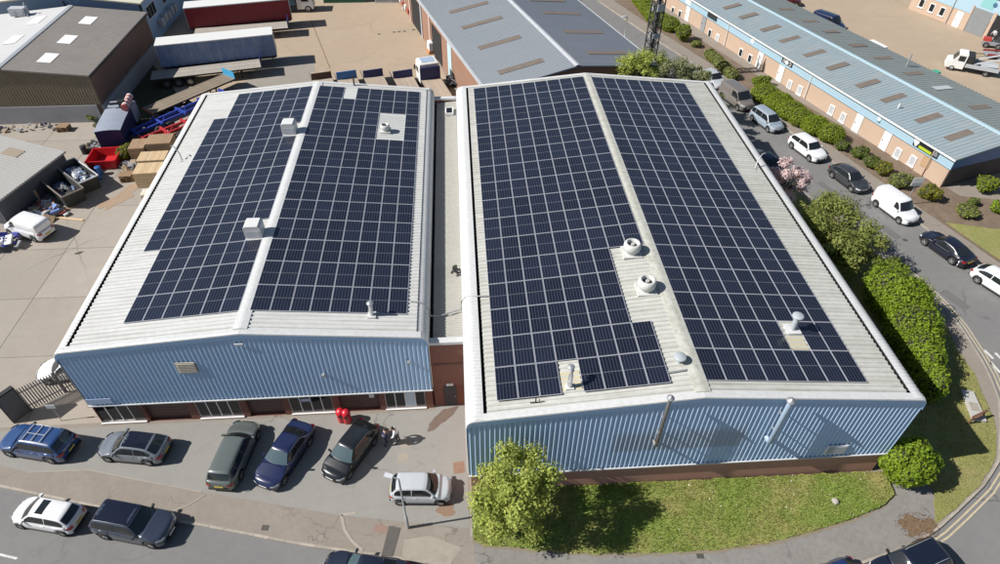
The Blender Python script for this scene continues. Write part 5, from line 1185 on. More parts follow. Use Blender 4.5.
        b.loft([[(-L/2-.006, s*yq*.66, zl+.08),(-L/2-.012, s*yq*.66, zl-.1)],[(-L/2+.015, s*yq*.93, zl+.1),(-L/2+.005, s*yq*.95, zl-.1)],[(-L/2+.24, s*(plan(-L/2+.24)+.004), zl+.1),(-L/2+.2, s*(plan(-L/2+.2)+.006), zl-.05)]], 0, True); b.build('tail_light', tail_m, t)
        for q in ([lerp(ws1, rw1, .38)]+([lerp(ws1, rw1, .82)] if S_['nw'] > 1 else [])): MB().cbox((q, s*(hw*.985), top(q)-.15), (.2,.035,.035)).build('door_handle', pm, t)
        # sill
        MB().box(wr+r+.1, wf-r-.1, min(s*hw*.9, s*(hw+.004)), max(s*hw*.9, s*(hw+.004)), .17, .27).build('sill', trim_blk, t)
        if rails: MB().tube([(ws1-.25, s*(wtop-.07), H-.02),(ws1-.4, s*(wtop-.07), H+.045),(rw1+.35, s*(wtop-.07), H+.045),(rw1+.2, s*(wtop-.07), H-.02)], .02, 6).build('roof_rail', galv if rails == 1 else pm, t)
    MB().box(L/2-.14, L/2+.012, -hw*.52, hw*.52, .33, .5).build('grille', trim_blk, t)
    MB().box(-L/2-.012, -L/2+.15, -hw*.78, hw*.78, .27, .42).build('rear_bumper', trim_blk, t)
    MB().box(L/2+.013, L/2+.02, -.26, .26, .5, .61).build('number_plate', plate_w, t)
    MB().box(-L/2-.03, -L/2-.012, -.26, .26, .58, .69).build('number_plate', tailp, t)
    add_wheels(t, (wf, wr), hw, r, .21)
    if ladder:
        for q in (ws1-.35, ws1-.95, rw1+.75): MB().tube([(q,-wtop+.07,H+.07),(q,wtop-.07,H+.07)], .03, 6).build('roof_bar', pale_grey, t)
        MB().tube([(ws1-.35,.05,H+.07),(rw1+.75,.05,H+.07)], .02, 6).build('roof_bar', pale_grey, t)
    return t
def at(px, py, z=.7): return G(px, py, z)
navy = paint('navy',(0.008,0.014,0.055)); black = paint('black',(0.008,0.009,0.011)); midnight = paint('midnight',(0.012,0.016,0.03)); silver = paint('silver',(0.42,0.44,0.46),.32); greyb = paint('grey',(0.14,0.155,0.18),.3); olive = paint('graphite_green',(0.1,0.115,0.11),.3); whitec = paint('white',(0.72,0.72,0.72),.3); blueb = paint('blue',(0.02,0.055,0.16)); bronze = paint('bronze',(0.16,0.145,0.13),.32); sblue = paint('silver_blue',(0.27,0.32,0.37),.32); dgrey = paint('dark_grey',(0.035,0.037,0.042)); cobalt = paint('cobalt',(0.015,0.03,0.12))
carroofblack = mat('black_roof',(0.008,0.009,0.02),.12,coat=.6)
car('suv','dark blue off-roader with silver roof bars parked beside the palisade fence', -13.85,-3.3, rad(167), blueb, ladder=True, rails=1)
car('hatch','grey hatchback with a black roof parked before the glazed brick front', -7.85,-3.95, rad(171), greyb, roof=carroofblack)
car('estate','grey-green estate car parked nose-in towards the brown shutter', -1.55,-4.75, rad(81.5), olive)
car('saloon','navy saloon parked nose-out beside the estate car', 1.55,-5.0, rad(-113), navy, glass=cglass_l)
car('hatch','black hatchback parked nose-out with people standing at its rear door', 5.55,-5.0, rad(-120), black, glass=cglass_l)
car('mini','small silver hatchback parked beside the blue gable corner', 9.98,-7.85, rad(-4), silver)
car('mini','white hatchback with a small dark sunroof parked at the front kerb', -11.2,-8.15, rad(167), whitec, z=ZR, scale=1.1, roof=None)
car('suv','dark grey-blue off-roader parked at the front kerb behind the white hatchback', -6.1,-9.0, rad(-14), paint('slate_blue',(0.03,0.04,0.065)), z=ZR, roof=carroofblack)
x, y = at(362,566,1.0); car('saloon','dark navy car at the kerb beside the trench patch', x+.1,y-.15, rad(168), midnight, z=ZR, glass=cglass_l)
x, y = at(922,560,1.1); car('suv','black off-roader with pale roof rails at the road bend', x-.55,y-.1, rad(197), paint('black_blue',(0.008,0.011,0.024)), z=ZR, rails=1)
x, y = at(866,572,.8); car('hatch','blue car on the road in front of the black off-roader', x-2.3,y-.35, rad(194), cobalt, z=ZR)
# street cars
st = rad(-73.2)
def stc(kind, label, px, py, z, pm, h=st, **k):
    x, y = at(px, py, z); return car(kind, label, x, y, h, pm, z=ZR, **k)
stc('hatch','silver car half hidden by the silvery tree', 713,76,.8, silver)
stc('mvan','bronze panel van parked behind the silver people carrier', 737,95,.9, bronze, rearblank=True)
stc('mpv','silver-blue people carrier parked by the clipped hedge', 767.5,117.5,.8, sblue)
stc('cross','white crossover parked by the second hedge block', 808.5,145.5,.8, whitec)
stc('hatch','dark grey hatchback parked between the white crossover and the white van', 850,176,.7, dgrey)
stc('van','small white van parked beside the pale sign plate', 897,204,.9, whitec, rearblank=True)
stc('coupe','black coupe parked beyond the white van, facing away', 948,245,.7, paint('black_navy',(0.009,0.011,0.022)), h=rad(109))
stc('hatch','white car cut off by the edge near the road dashes', 1002,282,.7, whitec, h=rad(-66))
x, y = at(765,158,.8); car('saloon','dark blue saloon on the near side of the street by the pink cherry', x,y, rad(108), navy, z=ZR)
# far yards
x, y = at(829,21,1.0); car('mvan','navy van behind the terrace roof', x,y, rad(-60), navy)
x, y = at(792,1,.8); car('suv','dark red car behind the far end of the terrace', x-.6,y+.8, rad(-10), paint('dark_red',(0.08,0.01,0.012)))
x, y = G(957,92,1.1); car('hatch','blue car behind the terrace roof near the tipper', x+.6,y+.9, rad(15), cobalt)
x, y = G(983,104,1.1); car('hatch','blue car tucked behind the terrace ridge end', x+.6,y+.9, rad(15), navy)
x, y = at(27,225,.9); car('van','white van parked in front of the low shed', x,y, rad(157), whitec, rearblank=True)
x, y = at(56,373,.7); car('hatch','white car behind the palisade fence', x+.7,y+.6, rad(190), whitec)
# sunroof of the white hatchback
SUN = [o for o in bpy.data.objects if o.get('label','').startswith('white hatchback with a small')][0]
MB().box(-.35,.08,-.42,.42,1.522,1.532).build('sunroof', cglass, SUN)

# ------------------------------------------------------------------ lorries and trailers
def trailer_run(t, L, W_, z, m, wheels=3, xw=None, r=.5):
    for s in (-1, 1): MB().box(-L/2+.2,L/2-.2,s*.55-.06,s*.55+.06,z-.42,z-.08).build('chassis_rail', m, t)
    for k in range(6): q = -L/2+.6+k*(L-1.2)/5; MB().box(q-.05,q+.05,-W_/2+.05,W_/2-.05,z-.3,z-.09).build('crossmember', m, t)
    ty, ri = wheel_meshes(r, .3)
    for k in range(wheels):
        q = (-L/2+1.6 if xw is None else xw)+k*1.3
        for s in (-1, 1): o = link('wheel', ty, t, (q, s*(W_/2-.16), r)); link('rim', ri, o)
    for s in (-1, 1): MB().box(L/2-2.6,L/2-2.45,s*.7-.06,s*.7+.06,.0,z-.3).build('landing_leg', m, t)
def flatbed(label, cx, cy, ang, L=13.4, W_=2.5, z=1.3, head=None, headh=1.2, wheels=3, endm=None, head_end=1, deckm=None):
    t = thing('flatbed_trailer', label, 'trailer', (cx,cy,0), ang); trailer_run(t, L, W_, z, dark_metal, wheels)
    n = 9; me = MB().box(-L/2,L/2,-W_/n/2+.006,W_/n/2-.006,z-.05,z).mesh('deck_plank'); me.materials.append(deckm or deck_m)
    for k in range(n): link('deck_plank', me, t, (0,-W_/2+W_/n*(k+.5),rng.uniform(-.004,.004)))
    for s in (-1,1): MB().box(-L/2,L/2,min(s*W_/2,s*(W_/2+.03)),max(s*W_/2,s*(W_/2+.03)),z-.18,z-.002).build('side_rail', dark_metal, t)
    if head: MB().box(head_end*(L/2)-.05,head_end*(L/2)+.05,-W_/2,W_/2,z-.1,z+headh).build('headboard', head, t)
    if endm: MB().box(-head_end*(L/2)-.04,-head_end*(L/2)+.02,-W_/2,W_/2,z-.2,z+.02).build('end_board', endm, t)
    return t
def boxtrailer(label, cx, cy, ang, sidem, roofm, L=13.5, W_=2.5, H=4.0, name='box_trailer', ribs=True):
    t = thing(name, label, 'trailer', (cx,cy,0), ang); trailer_run(t, L, W_, 1.2, dark_metal)
    MB().box(-L/2,L/2,-W_/2,W_/2,1.15,1.3).build('floor', dark_metal, t)
    for s in (-1, 1):
        b = MB(); rows = [[(q, s*(W_/2-.02+h), 1.3),(q, s*(W_/2-.02+h*.4), 2.6),(q, s*(W_/2-.02+h), H-.12)] for q, h in [(lerp(-L/2+.05,L/2-.05,k/54), .03*math.sin(k*2.1)+.015*math.sin(k*.7)) for k in range(55)]]
        b.loft(rows, 0, True); o = fixn(b.build('side_curtain', sidem, t))
        for k in range(16): MB().box(-L/2+.4+k*.84,-L/2+.46+k*.84,min(s*W_/2,s*(W_/2+.03)),max(s*W_/2,s*(W_/2+.03)),1.18,1.42).build('buckle', dark_metal, t)
    MB().box(-L/2-.02,-L/2+.04,-W_/2,W_/2,1.3,H-.12).build('end_panel', sidem if not ribs else pale_grey, t); MB().box(L/2-.04,L/2+.02,-W_/2,W_/2,1.3,H-.12).build('end_panel', pale_grey, t)
    MB().box(-L/2-.03,L/2+.03,-W_/2-.03,W_/2+.03,H-.12,H).build('roof', roofm, t)
    return t
roofw = mat('trailer_roof',(0.62,0.62,0.6),.5,noise=[(0.8,.3,(0.66,0.65,0.62)),(5,.2,(0.55,.54,.5))])
redc = mat('red_curtain',(0.21,0.012,0.02),.5,noise=(0.7,.4,(0.15,0.008,0.014)))
bluec = mat('faded_blue_curtain',(0.13,0.2,0.35),.6,noise=[(0.7,.5,(0.09,0.15,0.3)),(3,.5,(0.26,0.3,0.38))],streak=((2.5,2.5,.4),.55,(0.36,0.39,0.44)))
def mid(p, q): return ((p[0]+q[0])/2, (p[1]+q[1])/2)
def perp(a, d): return (-math.sin(a)*d, math.cos(a)*d)
a_ = rad(12.6); c = mid((-22.9,61.8),(-9.8,64.75)); o = perp(a_,1.25); boxtrailer('red curtain-sided trailer at the back of the lorry yard', c[0]+o[0], c[1]+o[1], a_, redc, roofw)
a_ = rad(12.2); c = mid((-22.68,49.6),(-9.58,52.43)); o = perp(a_,1.25); boxtrailer('faded blue curtain-sided trailer with a white roof', c[0]+o[0], c[1]+o[1], a_, bluec, roofw)
grey_deck = mat('grey_deck_timber',(0.33,0.3,0.26),.9,noise=[(0.7,.5,(0.4,0.37,0.33)),(8,.4,(0.24,0.21,0.18))],rnd=.1)
post_navy = mat('navy_steel',(0.012,0.02,0.1),.5)
c = mid((-22.8,46.2),(-11.0,49.2)); o = perp(rad(13.5),1.25); flatbed('grey-decked flatbed trailer in front of the faded blue curtain trailer', c[0]+o[0], c[1]+o[1], rad(13.5), 12.6, deckm=grey_deck, head=post_navy, headh=.9)
c = mid((-21.5,59.6),(-10.0,61.2)); o = perp(rad(8),1.25); flatbed('grey-decked flatbed trailer between the two curtain-sided trailers', c[0]+o[0], c[1]+o[1], rad(10), 12.2, deckm=grey_deck, head=post_navy, headh=.9)
c = mid((-20.85,38.65),(-14.05,46.85)); flatbed('brown-decked flatbed trailer with a bright blue headboard', c[0], c[1], math.atan2(8.2,6.8), 10.6, 2.2, head=mat('bright_blue_board',(0.05,0.3,0.52),.5), headh=.75, endm=mat('orange_board',(0.5,0.14,0.05),.6))
def skeletal(label, p, q, m, W_=2.0, z=1.15):
    ang = math.atan2(q[1]-p[1], q[0]-p[0]); L = math.hypot(q[0]-p[0], q[1]-p[1]); c = mid(p, q); t = thing('skeletal_trailer', label, 'trailer', (c[0],c[1],0), ang)
    for s in (-1, 1): MB().box(-L/2,L/2,s*.5-.09,s*.5+.09,z-.28,z).build('chassis_rail', m, t)
    for k in range(5): x = -L/2+.3+k*(L-.6)/4; MB().box(x-.12,x+.12,-W_/2,W_/2,z-.16,z+.08).build('crossmember', m, t)
    for k in range(5): x = -L/2+.9+k*(L-1.6)/4; MB().tube([(x,-.45,z-.1),(x+.7,.45,z-.1)], .06, 6).build('brace', m, t)
    ty, ri = wheel_meshes(.5,.3)
    for x in (-L/2+1.2,-L/2+2.5,-L/2+3.8):
        for s in (-1,1): o = link('wheel', ty, t, (x,s*.95,.5)); link('rim', ri, o)
        MB().tube([(x,-.9,.5),(x,.9,.5)], .08, 8).build('axle', dark_metal, t)
    for s in (-1,1): MB().box(L/2-2,L/2-1.85,s*.6-.06,s*.6+.06,0,z-.2).build('landing_leg', m, t)
skeletal('bare blue skeletal trailer frame', (-21.2,34.3), (-13.6,43.3), mat('royal_blue_steel',(0.02,0.045,0.3),.5,noise=(1.5,.4,(0.05,0.08,0.3))))
skeletal('bare red skeletal trailer frame beside the timber crates', (-19.6,32.6), (-12.6,39.6), mat('bright_red_steel',(0.42,0.025,0.03),.5,noise=(1.5,.4,(0.3,0.03,0.03))))
# row of flatbeds behind the left unit
a_ = rad(106); d = (math.cos(a_), math.sin(a_)); nrm = (math.sin(a_), -math.cos(a_))
nb = mat('navy_board',(0.012,0.02,0.11),.5,noise=(1,.3,(0.02,0.03,0.13)))
tan_deck = mat('pale_deck_timber',(0.36,0.29,0.225),.9,noise=[(0.7,.5,(0.43,0.36,0.29)),(8,.4,(0.26,0.2,0.15))],rnd=.1)
for (p, q, m, hh, lb) in (((-4.17,45.5),(-1.9,45.9),mat('brown_board',(0.09,0.045,0.03),.7,noise=(2,.4)),.75,'flatbed lorry bed with a brown headboard behind the ridge-box roof'),((-1.23,45.4),(1.07,45.8),mat('azure_board',(0.03,0.15,0.4),.5,noise=(1,.3,(0.05,.2,.45))),.9,'flatbed lorry bed with a bright blue headboard behind the ridge-box roof'),((1.78,45.8),(4.2,46.2),nb,.85,'flatbed lorry bed with a navy headboard next to the bright blue one'),((5.35,45.4),(7.7,45.85),nb,.85,'flatbed lorry bed with a navy headboard next to the white cab lorry')):
    c = mid(p, q); L = 11.0; t = flatbed(lb, c[0]-d[0]*(L/2-2.2), c[1]-d[1]*(L/2-2.2), a_, L, 2.35, 1.25, deckm=tan_deck)
    MB().box(L/2-2.25,L/2-2.15,-1.17,1.17,1.26,1.26+hh).build('headboard', m, t)
# white-cab lorry
c = mid((8.93,43.8),(11.27,44.2)); t = flatbed('flatbed lorry with a white cab, light blue roof and navy headboard', c[0]-d[0]*3.0, c[1]-d[1]*3.0, a_, 8.0, 2.4, 1.25, deckm=tan_deck, wheels=2)
t.name = 'flatbed_lorry'; t['category'] = 'lorry'
MB().box(4.0,4.12,-1.2,1.2,1.2,2.7).build('headboard', nb, t)
b = MB(); b.loft([[(4.3+f,-1.2+e,z_),(4.3+f,1.2-e,z_),(6.2-f*.4,1.2-e,z_),(6.2-f*.4,-1.2+e,z_)] for f, e, z_ in ((0,0,.6),(0,0,2.4),(.05,.06,2.95),(.25,.2,3.1))], 0, False, closed=True, caps=True); fixn(b.build('cab', white_p, t))
MB().box(4.62,5.9,-.8,.8,3.101,3.14).build('cab_roof_panel', mat('light_blue_grey',(0.3,0.38,0.5),.4), t)
MB().box(6.16,6.215,-1.05,1.05,1.7,2.5).build('windscreen', cglass, t)
for s in (-1,1): MB().box(4.9,5.9,min(s*1.2,s*1.21),max(s*1.2,s*1.21),1.7,2.4).build('side_window', cglass, t); MB().cbox((6.05,s*1.38,2.1),(.1,.2,.5)).build('mirror', trim_blk, t); o = link('wheel', wheel_meshes(.5,.3)[0], t, (5.6,s*1.05,.5)); link('rim', wheel_meshes(.5,.3)[1], o)
# lorry at the top with white cab and blue box
x, y = G(303,9,.5); t = thing('box_lorry', 'lorry with a white cab and dark teal body at the top of the rear yard', 'lorry', (x,y+1.1,0), rad(3))
MB().box(-6.5,-1.0,-1.2,1.2,1.1,3.4).build('body', mat('teal_body',(0.05,0.11,0.16),.5,noise=(1,.4,(0.1,0.17,0.22))), t); MB().box(-6.5,-1.0,-.5,.5,.6,1.1).build('chassis_rail', dark_metal, t)
b = MB(); b.loft([[(-.8,-1.15,z_),(1.5-f,-1.15,z_),(1.5-f,1.15,z_),(-.8,1.15,z_)] for z_, f in ((.5,0),(1.5,.02),(2.6,.35),(2.75,.5))], 0, False, closed=True, caps=True); fixn(b.build('cab', white_p, t)); MB().box(-.1,.9,-1.16,-1.15,1.6,2.3).build('side_window', cglass, t)
b = MB(); b.add([(1.495,-1.0,1.6),(1.495,1.0,1.6),(1.2,1.0,2.5),(1.2,-1.0,2.5)],[(0,1,2,3)]); b.build('windscreen', cglass, t)
for q in (.7,-3.2,-4.6):
    for s in (-1,1): o = link('wheel', wheel_meshes(.5,.3)[0], t, (q,s*1.05,.5)); link('rim', wheel_meshes(.5,.3)[1], o)
# navy lorry with grey tarp roof and striped roll
t = thing('tarped_lorry', 'navy lorry with a grey-blue sheeted top and a striped roll on it', 'lorry', (-22.6,34.8,0), rad(98))
tarp = mat('grey_blue_tarp',(0.25,0.28,0.34),.6,noise=[(0.8,.5,(0.19,0.22,0.28)),(4,.3,(0.32,.34,.38))])
MB().box(-2.6,2.2,-1.22,1.22,.7,2.5).build('body', mat('navy_lorry_side',(0.01,0.015,0.07),.5,noise=(1,.3)), t); b = MB(); b.loft([[(-2.65,y_,2.5+.1*(1-(y_/1.25)**2)),(-.5,y_,2.56+.14*(1-(y_/1.25)**2)),(2.25,y_,2.5+.1*(1-(y_/1.25)**2))] for y_ in (-1.25,-.8,-.3,.3,.8,1.25)], 0, True); fixn(b.build('tarp', tarp, t))
MB().box(2.4,4.3,-1.2,1.2,.5,2.3).box(2.45,3.9,-1.1,1.1,2.3,2.55).build('cab', tarp, t); MB().box(-2.6,4.2,-.5,.5,.45,.7).build('chassis_rail', dark_metal, t)
MB().box(1.9,2.35,-.9,-.3,2.5,3.4).box(2.0,2.2,-.3,.6,3.0,3.2).build('crane', dark_metal, t)
b = MB()
for k in range(8):
    b.tube([(1.2+k*.34,-1.0,2.95),(1.2+(k+1)*.34,-1.0,2.95)], .34, 12, k % 2)
b.build('striped_roll', [mat('roll_red',(0.42,0.1,0.09),.6), mat('roll_white',(0.6,0.55,0.52),.6)], t)
for q in (-1.8,3.4):
    for s in (-1,1): o = link('wheel', wheel_meshes(.5,.3)[0], t, (q,s*1.0,.5)); link('rim', wheel_meshes(.5,.3)[1], o)
# white tipper in the far right yard
x, y = G(966,66,.6); t = thing('tipper_truck', 'small white tipper truck with a raised ramp in the far yard', 'truck', (x+.3,y,0), rad(148))
b = MB(); b.loft([[(.6,-.95,z_),(2.6-f,-.95,z_),(2.6-f,.95,z_),(.6,.95,z_)] for z_, f in ((.4,0),(1.15,.05),(1.3,.6),(2.1,1.05),(2.2,1.15))], 0, False, closed=True, caps=True); fixn(b.build('cab', white_p, t))
for s in (-1,1): MB().box(.75,1.5,min(s*.951,s*.962),max(s*.951,s*.962),1.35,2.0).build('side_window', cglass, t)
b = MB(); b.add([(2.0,-.85,1.34),(2.0,.85,1.34),(1.6,.8,2.06),(1.6,-.8,2.06)],[(0,1,2,3)]); b.build('windscreen', cglass, t)
MB().box(-3.2,.5,-1.05,1.05,.75,.9).build('bed', pale_grey, t)
for s in (-1,1): MB().box(-3.2,.5,s*1.03-.03,s*1.03+.03,.9,1.2).build('bed_side', pale_grey, t)
MB().box(-.2,.5,-1.0,1.0,.9,2.1).build('headboard', dark_metal, t); MB().box(-3.1,2.2,-.4,.4,.4,.75).build('chassis_rail', dark_metal, t)
M_ = Matrix.Translation((-1.5,.75,1.7)) @ Matrix.Rotation(rad(24),4,'Y'); MB().cbox((0,0,0),(3.9,.28,.1),0,M_).build('ramp', pale_grey, t)
M_ = Matrix.Translation((-1.5,-.75,1.7)) @ Matrix.Rotation(rad(24),4,'Y'); MB().cbox((0,0,0),(3.9,.28,.1),0,M_).build('ramp', pale_grey, t)
add_wheels(t, (1.8,-2.0), .95, .34, .24)
# ------------------------------------------------------------------ yard clutter
skipm = mat('dark_skip',(0.03,0.035,0.035),.6,noise=(1.5,.5,(0.06,0.05,0.04)))
def skip(label, cx, cy, ang, L, W_, H, m, rim, fill=None, flare=.35):
    t = thing('skip', label, 'skip', (cx,cy,0), ang); b = MB()
    o_ = [(-L/2+flare,-W_/2+.1,.05),(L/2-flare,-W_/2+.1,.05),(L/2-flare,W_/2-.1,.05),(-L/2+flare,W_/2-.1,.05)]; u = [(-L/2,-W_/2,H),(L/2,-W_/2,H),(L/2,W_/2,H),(-L/2,W_/2,H)]; k = .07
    ui = [(p[0]-math.copysign(k,p[0]),p[1]-math.copysign(k,p[1]),H) for p in u]; li = [(p[0]*.97,p[1]*.95,.15) for p in o_]
    b.loft([o_, u, ui, li], 0, False, closed=True, caps=True); fixn(b.build('tub', m, t))
    b = MB(); b.box(-L/2-.04,L/2+.04,-W_/2-.06,-W_/2+.04,H-.08,H+.03).box(-L/2-.04,L/2+.04,W_/2-.04,W_/2+.06,H-.08,H+.03).box(-L/2-.06,-L/2+.04,-W_/2+.041,W_/2-.041,H-.08,H+.03).box(L/2-.04,L/2+.06,-W_/2+.041,W_/2-.041,H-.08,H+.03); b.build('rim', rim, t)
    for q in (-L*.2,L*.2):
        for s in (-1,1): MB().box(q-.05,q+.05,min(s*(W_/2-.08),s*(W_/2+.06)),max(s*(W_/2-.08),s*(W_/2+.06)),.2,H-.09).build('lug', m, t)
    return t
def rubble(label, cx, cy, ang, L, W_, z0, mats_, n, seed, cat='waste', name='waste_heap', smax=.6):
    """heap of loose sheets, bags and offcuts nobody could count"""
    r = random.Random(seed); b = MB()
    for k in range(n):
        x, y = r.uniform(-L/2,L/2)*.85, r.uniform(-W_/2,W_/2)*.85; s = r.uniform(.12,smax); h = (1-(2*x/L)**2)*(1-(2*y/W_)**2)*.4
        M_ = Matrix.Translation((x,y,z0+h+r.uniform(-.05,.12))) @ Euler((r.uniform(-.5,.5),r.uniform(-.5,.5),r.uniform(0,6.3))).to_matrix().to_4x4()
        b.cbox((0,0,0),(s,s*r.uniform(.3,1),r.uniform(.03,.18)),r.randrange(len(mats_)),M_)
    o = b.build(name, mats_); o.location = (cx,cy,0); o.rotation_euler = (0,0,ang); return tag(o, label, cat, kind='stuff')
w_white = mat('waste_white',(0.6,0.62,0.64),.7); w_blue = mat('waste_blue',(0.12,0.2,0.42),.6); w_grey = mat('waste_grey',(0.25,0.26,0.28),.8); w_tan = mat('waste_tan',(0.33,0.25,0.17),.9); w_dark = mat('waste_dark',(0.05,0.05,0.055),.8); w_red = mat('waste_red',(0.3,0.05,0.04),.7)
sa = math.atan2(-3.5,3.8)
skip('black open skip of dark waste beside the low shed', -24.05,24.65, sa, 5.0, 1.9, 1.5, skipm, mat('skip_rim',(0.2,0.17,0.14),.6))
rubble('dark and blue sheeting heaped in the skip beside the low shed', -24.05,24.65, sa, 3.9,1.4,.55,[w_dark,w_blue,w_grey,w_dark],60,3)
skip('black open skip heaped with white and blue waste', -23.4,26.65, sa, 4.7, 1.8, 1.5, skipm, mat('skip_rim_white',(0.55,0.56,0.57),.6))
rubble('white and blue plastic waste heaped in the second skip', -23.4,26.65, sa, 3.8,1.4,.85,[w_white,w_blue,w_white,w_grey],90,4)
skip('empty bright red skip beside the yellow-green bush', -22.4,30.25, rad(4), 2.75, 2.6, 1.0, mat('red_skip',(0.5,0.012,0.02),.5,noise=(1,.3,(0.4,0.01,0.015))), mat('red_skip',(0.5,0.012,0.02)), flare=.15)
rubble('scattered timber and metal scrap on the yard by the skips', -24.6,21.9, rad(-35), 4.2,2.0,.1,[wood_m,w_grey,w_white,w_red,w_dark,w_blue],55,6,smax=1.1)
rubble('broken pallets and scrap between the crates and the red skip', -19.4,28.9, rad(20), 2.4,2.2,.15,[w_tan,w_dark,wood_m,w_grey],50,8,smax=1.0)
x, y = G(457,84); rubble('black scrap machinery heap by the shed wall', x,y, 0, 2.6,2.2,.4,[w_dark,w_dark,w_grey,w_white],60,9,smax=.9)
x, y = G(8,246); rubble('blue and white bags heaped behind the white van', x,y, rad(20), 2.6,1.8,.35,[mat('bag_blue',(0.02,0.03,0.22),.5),w_white,mat('bag_blue',(0.02,0.03,0.22)),w_grey],45,10,smax=1.0)
# open cardboard/ply box
x, y = G(32,199); t = thing('plywood_box', 'open plywood box standing beside the low shed', 'box', (x,y,0), rad(20)); ply = mat('plywood',(0.45,0.3,0.2),.8,noise=(2,.4,(0.38,0.25,0.16)))
MB().box(-.8,.8,-.62,.62,.1,.16).build('base', ply, t)
for a in ((-.8,.8,-.62,-.56),(-.8,.8,.56,.62),(-.8,-.74,-.555,.555),(.74,.8,-.555,.555)): MB().box(*a,.162,1.15).build('side_board', ply, t)
for q in (-.6,0,.6): MB().box(q-.06,q+.06,-.6,.6,0,.1).build('skid', wood_m, t)
# stacked timber crates
def crate(label, x, y, z, w, d, h, rz, m=wood_m, slats=5, group=None):
    t = thing('timber_crate', label, 'crate', (x,y,z), rz, group)
    MB().box(-w/2+.04,w/2-.04,-d/2+.04,d/2-.04,.1,h-.04).build('core', w_tan, t)
    for k in range(slats):
        z0 = .1+k*(h-.1)/slats
        for s in (-1,1): MB().box(-w/2,w/2,s*d/2-.02,s*d/2+.02,z0,z0+(h-.1)/slats-.03).build('slat', m, t); MB().box(s*w/2-.02,s*w/2+.02,-d/2+.021,d/2-.021,z0,z0+(h-.1)/slats-.03).build('slat', m, t)
    n = max(3, int(w/.22))
    for k in range(n): q = -w/2+(k+.5)*w/n; MB().box(q-w/n/2+.012,q+w/n/2-.012,-d/2,d/2,h-.04,h).build('top_board', m, t)
    for s in (-1,0,1): MB().box(-w/2,w/2,s*(d/2-.08)-.05,s*(d/2-.08)+.05,0,.098).build('skid', m, t)
lw = mat('pale_new_timber',(0.5,0.37,0.22),.85,noise=[(2,.4,(0.56,0.43,0.27)),(10,.4,(0.4,0.28,0.16))],rnd=.12); mw = mat('brown_old_timber',(0.3,0.2,0.12),.85,noise=[(2,.4,(0.36,0.25,0.15)),(10,.4,(0.22,0.14,0.08))],rnd=.12)
crate('dark brown crate next to the yellow-green bush', -19.1,31.0,0,1.5,1.9,1.7,rad(4),mw)
crate('long brown crate behind the pale crates', -17.0,31.3,0,2.4,1.9,2.0,rad(4),mw)
crate('pale new crate, middle one of the crate row', -16.9,28.6,0,2.6,1.7,1.7,rad(3),lw)
crate('pale new crate with a plain top in front of the middle crate', -16.6,26.6,0,2.6,1.9,1.6,rad(3),lw)
crate('small white-topped crate at the yard end of the crate row', -15.9,23.6,0,1.3,1.0,.9,rad(3),mat('white_timber',(0.6,0.54,0.46),.8,noise=(3,.3,(0.5,0.42,0.33))),3)
# pallets, planks and barrels about the yard
def pallet(label, x, y, z, rz, m):
    t = thing('pallet', label, 'pallet', (x,y,z), rz)
    for k in range(7): MB().box(-.6,.6,-.5+k*.145,-.39+k*.145,.12,.144).build('slat', m, t)
    for q in (-.5,0,.5): MB().box(q-.05,q+.05,-.5,.5,.02,.119).build('bearer', m, t)
for k in range(5): pallet(['lowest','second','third','fourth','topmost'][k]+' pallet of the stack beside the long brown crate', -19.3,27.1,k*.145,rad(8+rng.uniform(-5,5)),mw)
pallet('lone pallet lying flat beside the plywood box', -25.9,23.0,0,rad(30),mw)
for k in range(4): pallet(['lowest','second','third','topmost'][k]+' pallet of the short stack by the brown shed plinth', -29.5,37.2,k*.145,rad(rng.uniform(-5,5)),mw)
def barrel(label, px, py, m):
    x, y = G(px, py, .4); t = thing('barrel', label, 'barrel', (x,y,0)); MB().lathe([(0,0),(.28,0),(.29,.04),(.28,.28),(.3,.3),(.28,.32),(.28,.58),(.3,.6),(.28,.62),(.29,.86),(.27,.88),(0,.87)], 14).build('drum', m, t); MB().lathe([(.05,.875),(.05,.9),(0,.9)], 8, c=(.15,0,0)).build('bung', dark_metal, t)
bb_ = mat('barrel_blue',(0.02,0.1,0.3),.5,noise=(3,.3))
barrel('blue barrel at the corner of the white-heaped skip', 98,176, bb_); barrel('second blue barrel beside the white-heaped skip', 99,171, bb_); barrel('black barrel beside the red skip', 84,150, trim_blk)
for (x, y, l, a, lb) in ((-22.6,21.0,3.4,-12,'long pale board lying behind the white van'),(-23.5,22.3,2.6,25,'brown board lying across the scrap by the skips')):
    t = thing('plank', lb, 'plank', (x,y,.03), rad(a)); MB().box(-l/2,l/2,-.12,.12,0,.06).build('board', lw if a < 0 else mw, t); MB().box(-l/2+.1,-l/2+.2,-.15,.15,-.02,-.001).build('batten', mw, t)
rubble('grey scrap and wire heaped behind the skips', -24.3,33.2, rad(10), 3.2,1.6,.1,[w_grey,w_dark,w_grey,w_tan],50,21,smax=.8)
rubble('scattered scrap under the blue trailer frame', -18.6,35.4, rad(45), 4.5,2.2,.08,[w_dark,w_grey,w_tan,w_dark],50,22,smax=.6)
rubble('small scrap scattered along the brown shed plinth', -33.5,37.6, 0, 8,1.6,.05,[w_dark,w_tan,w_grey],36,23,smax=.5)
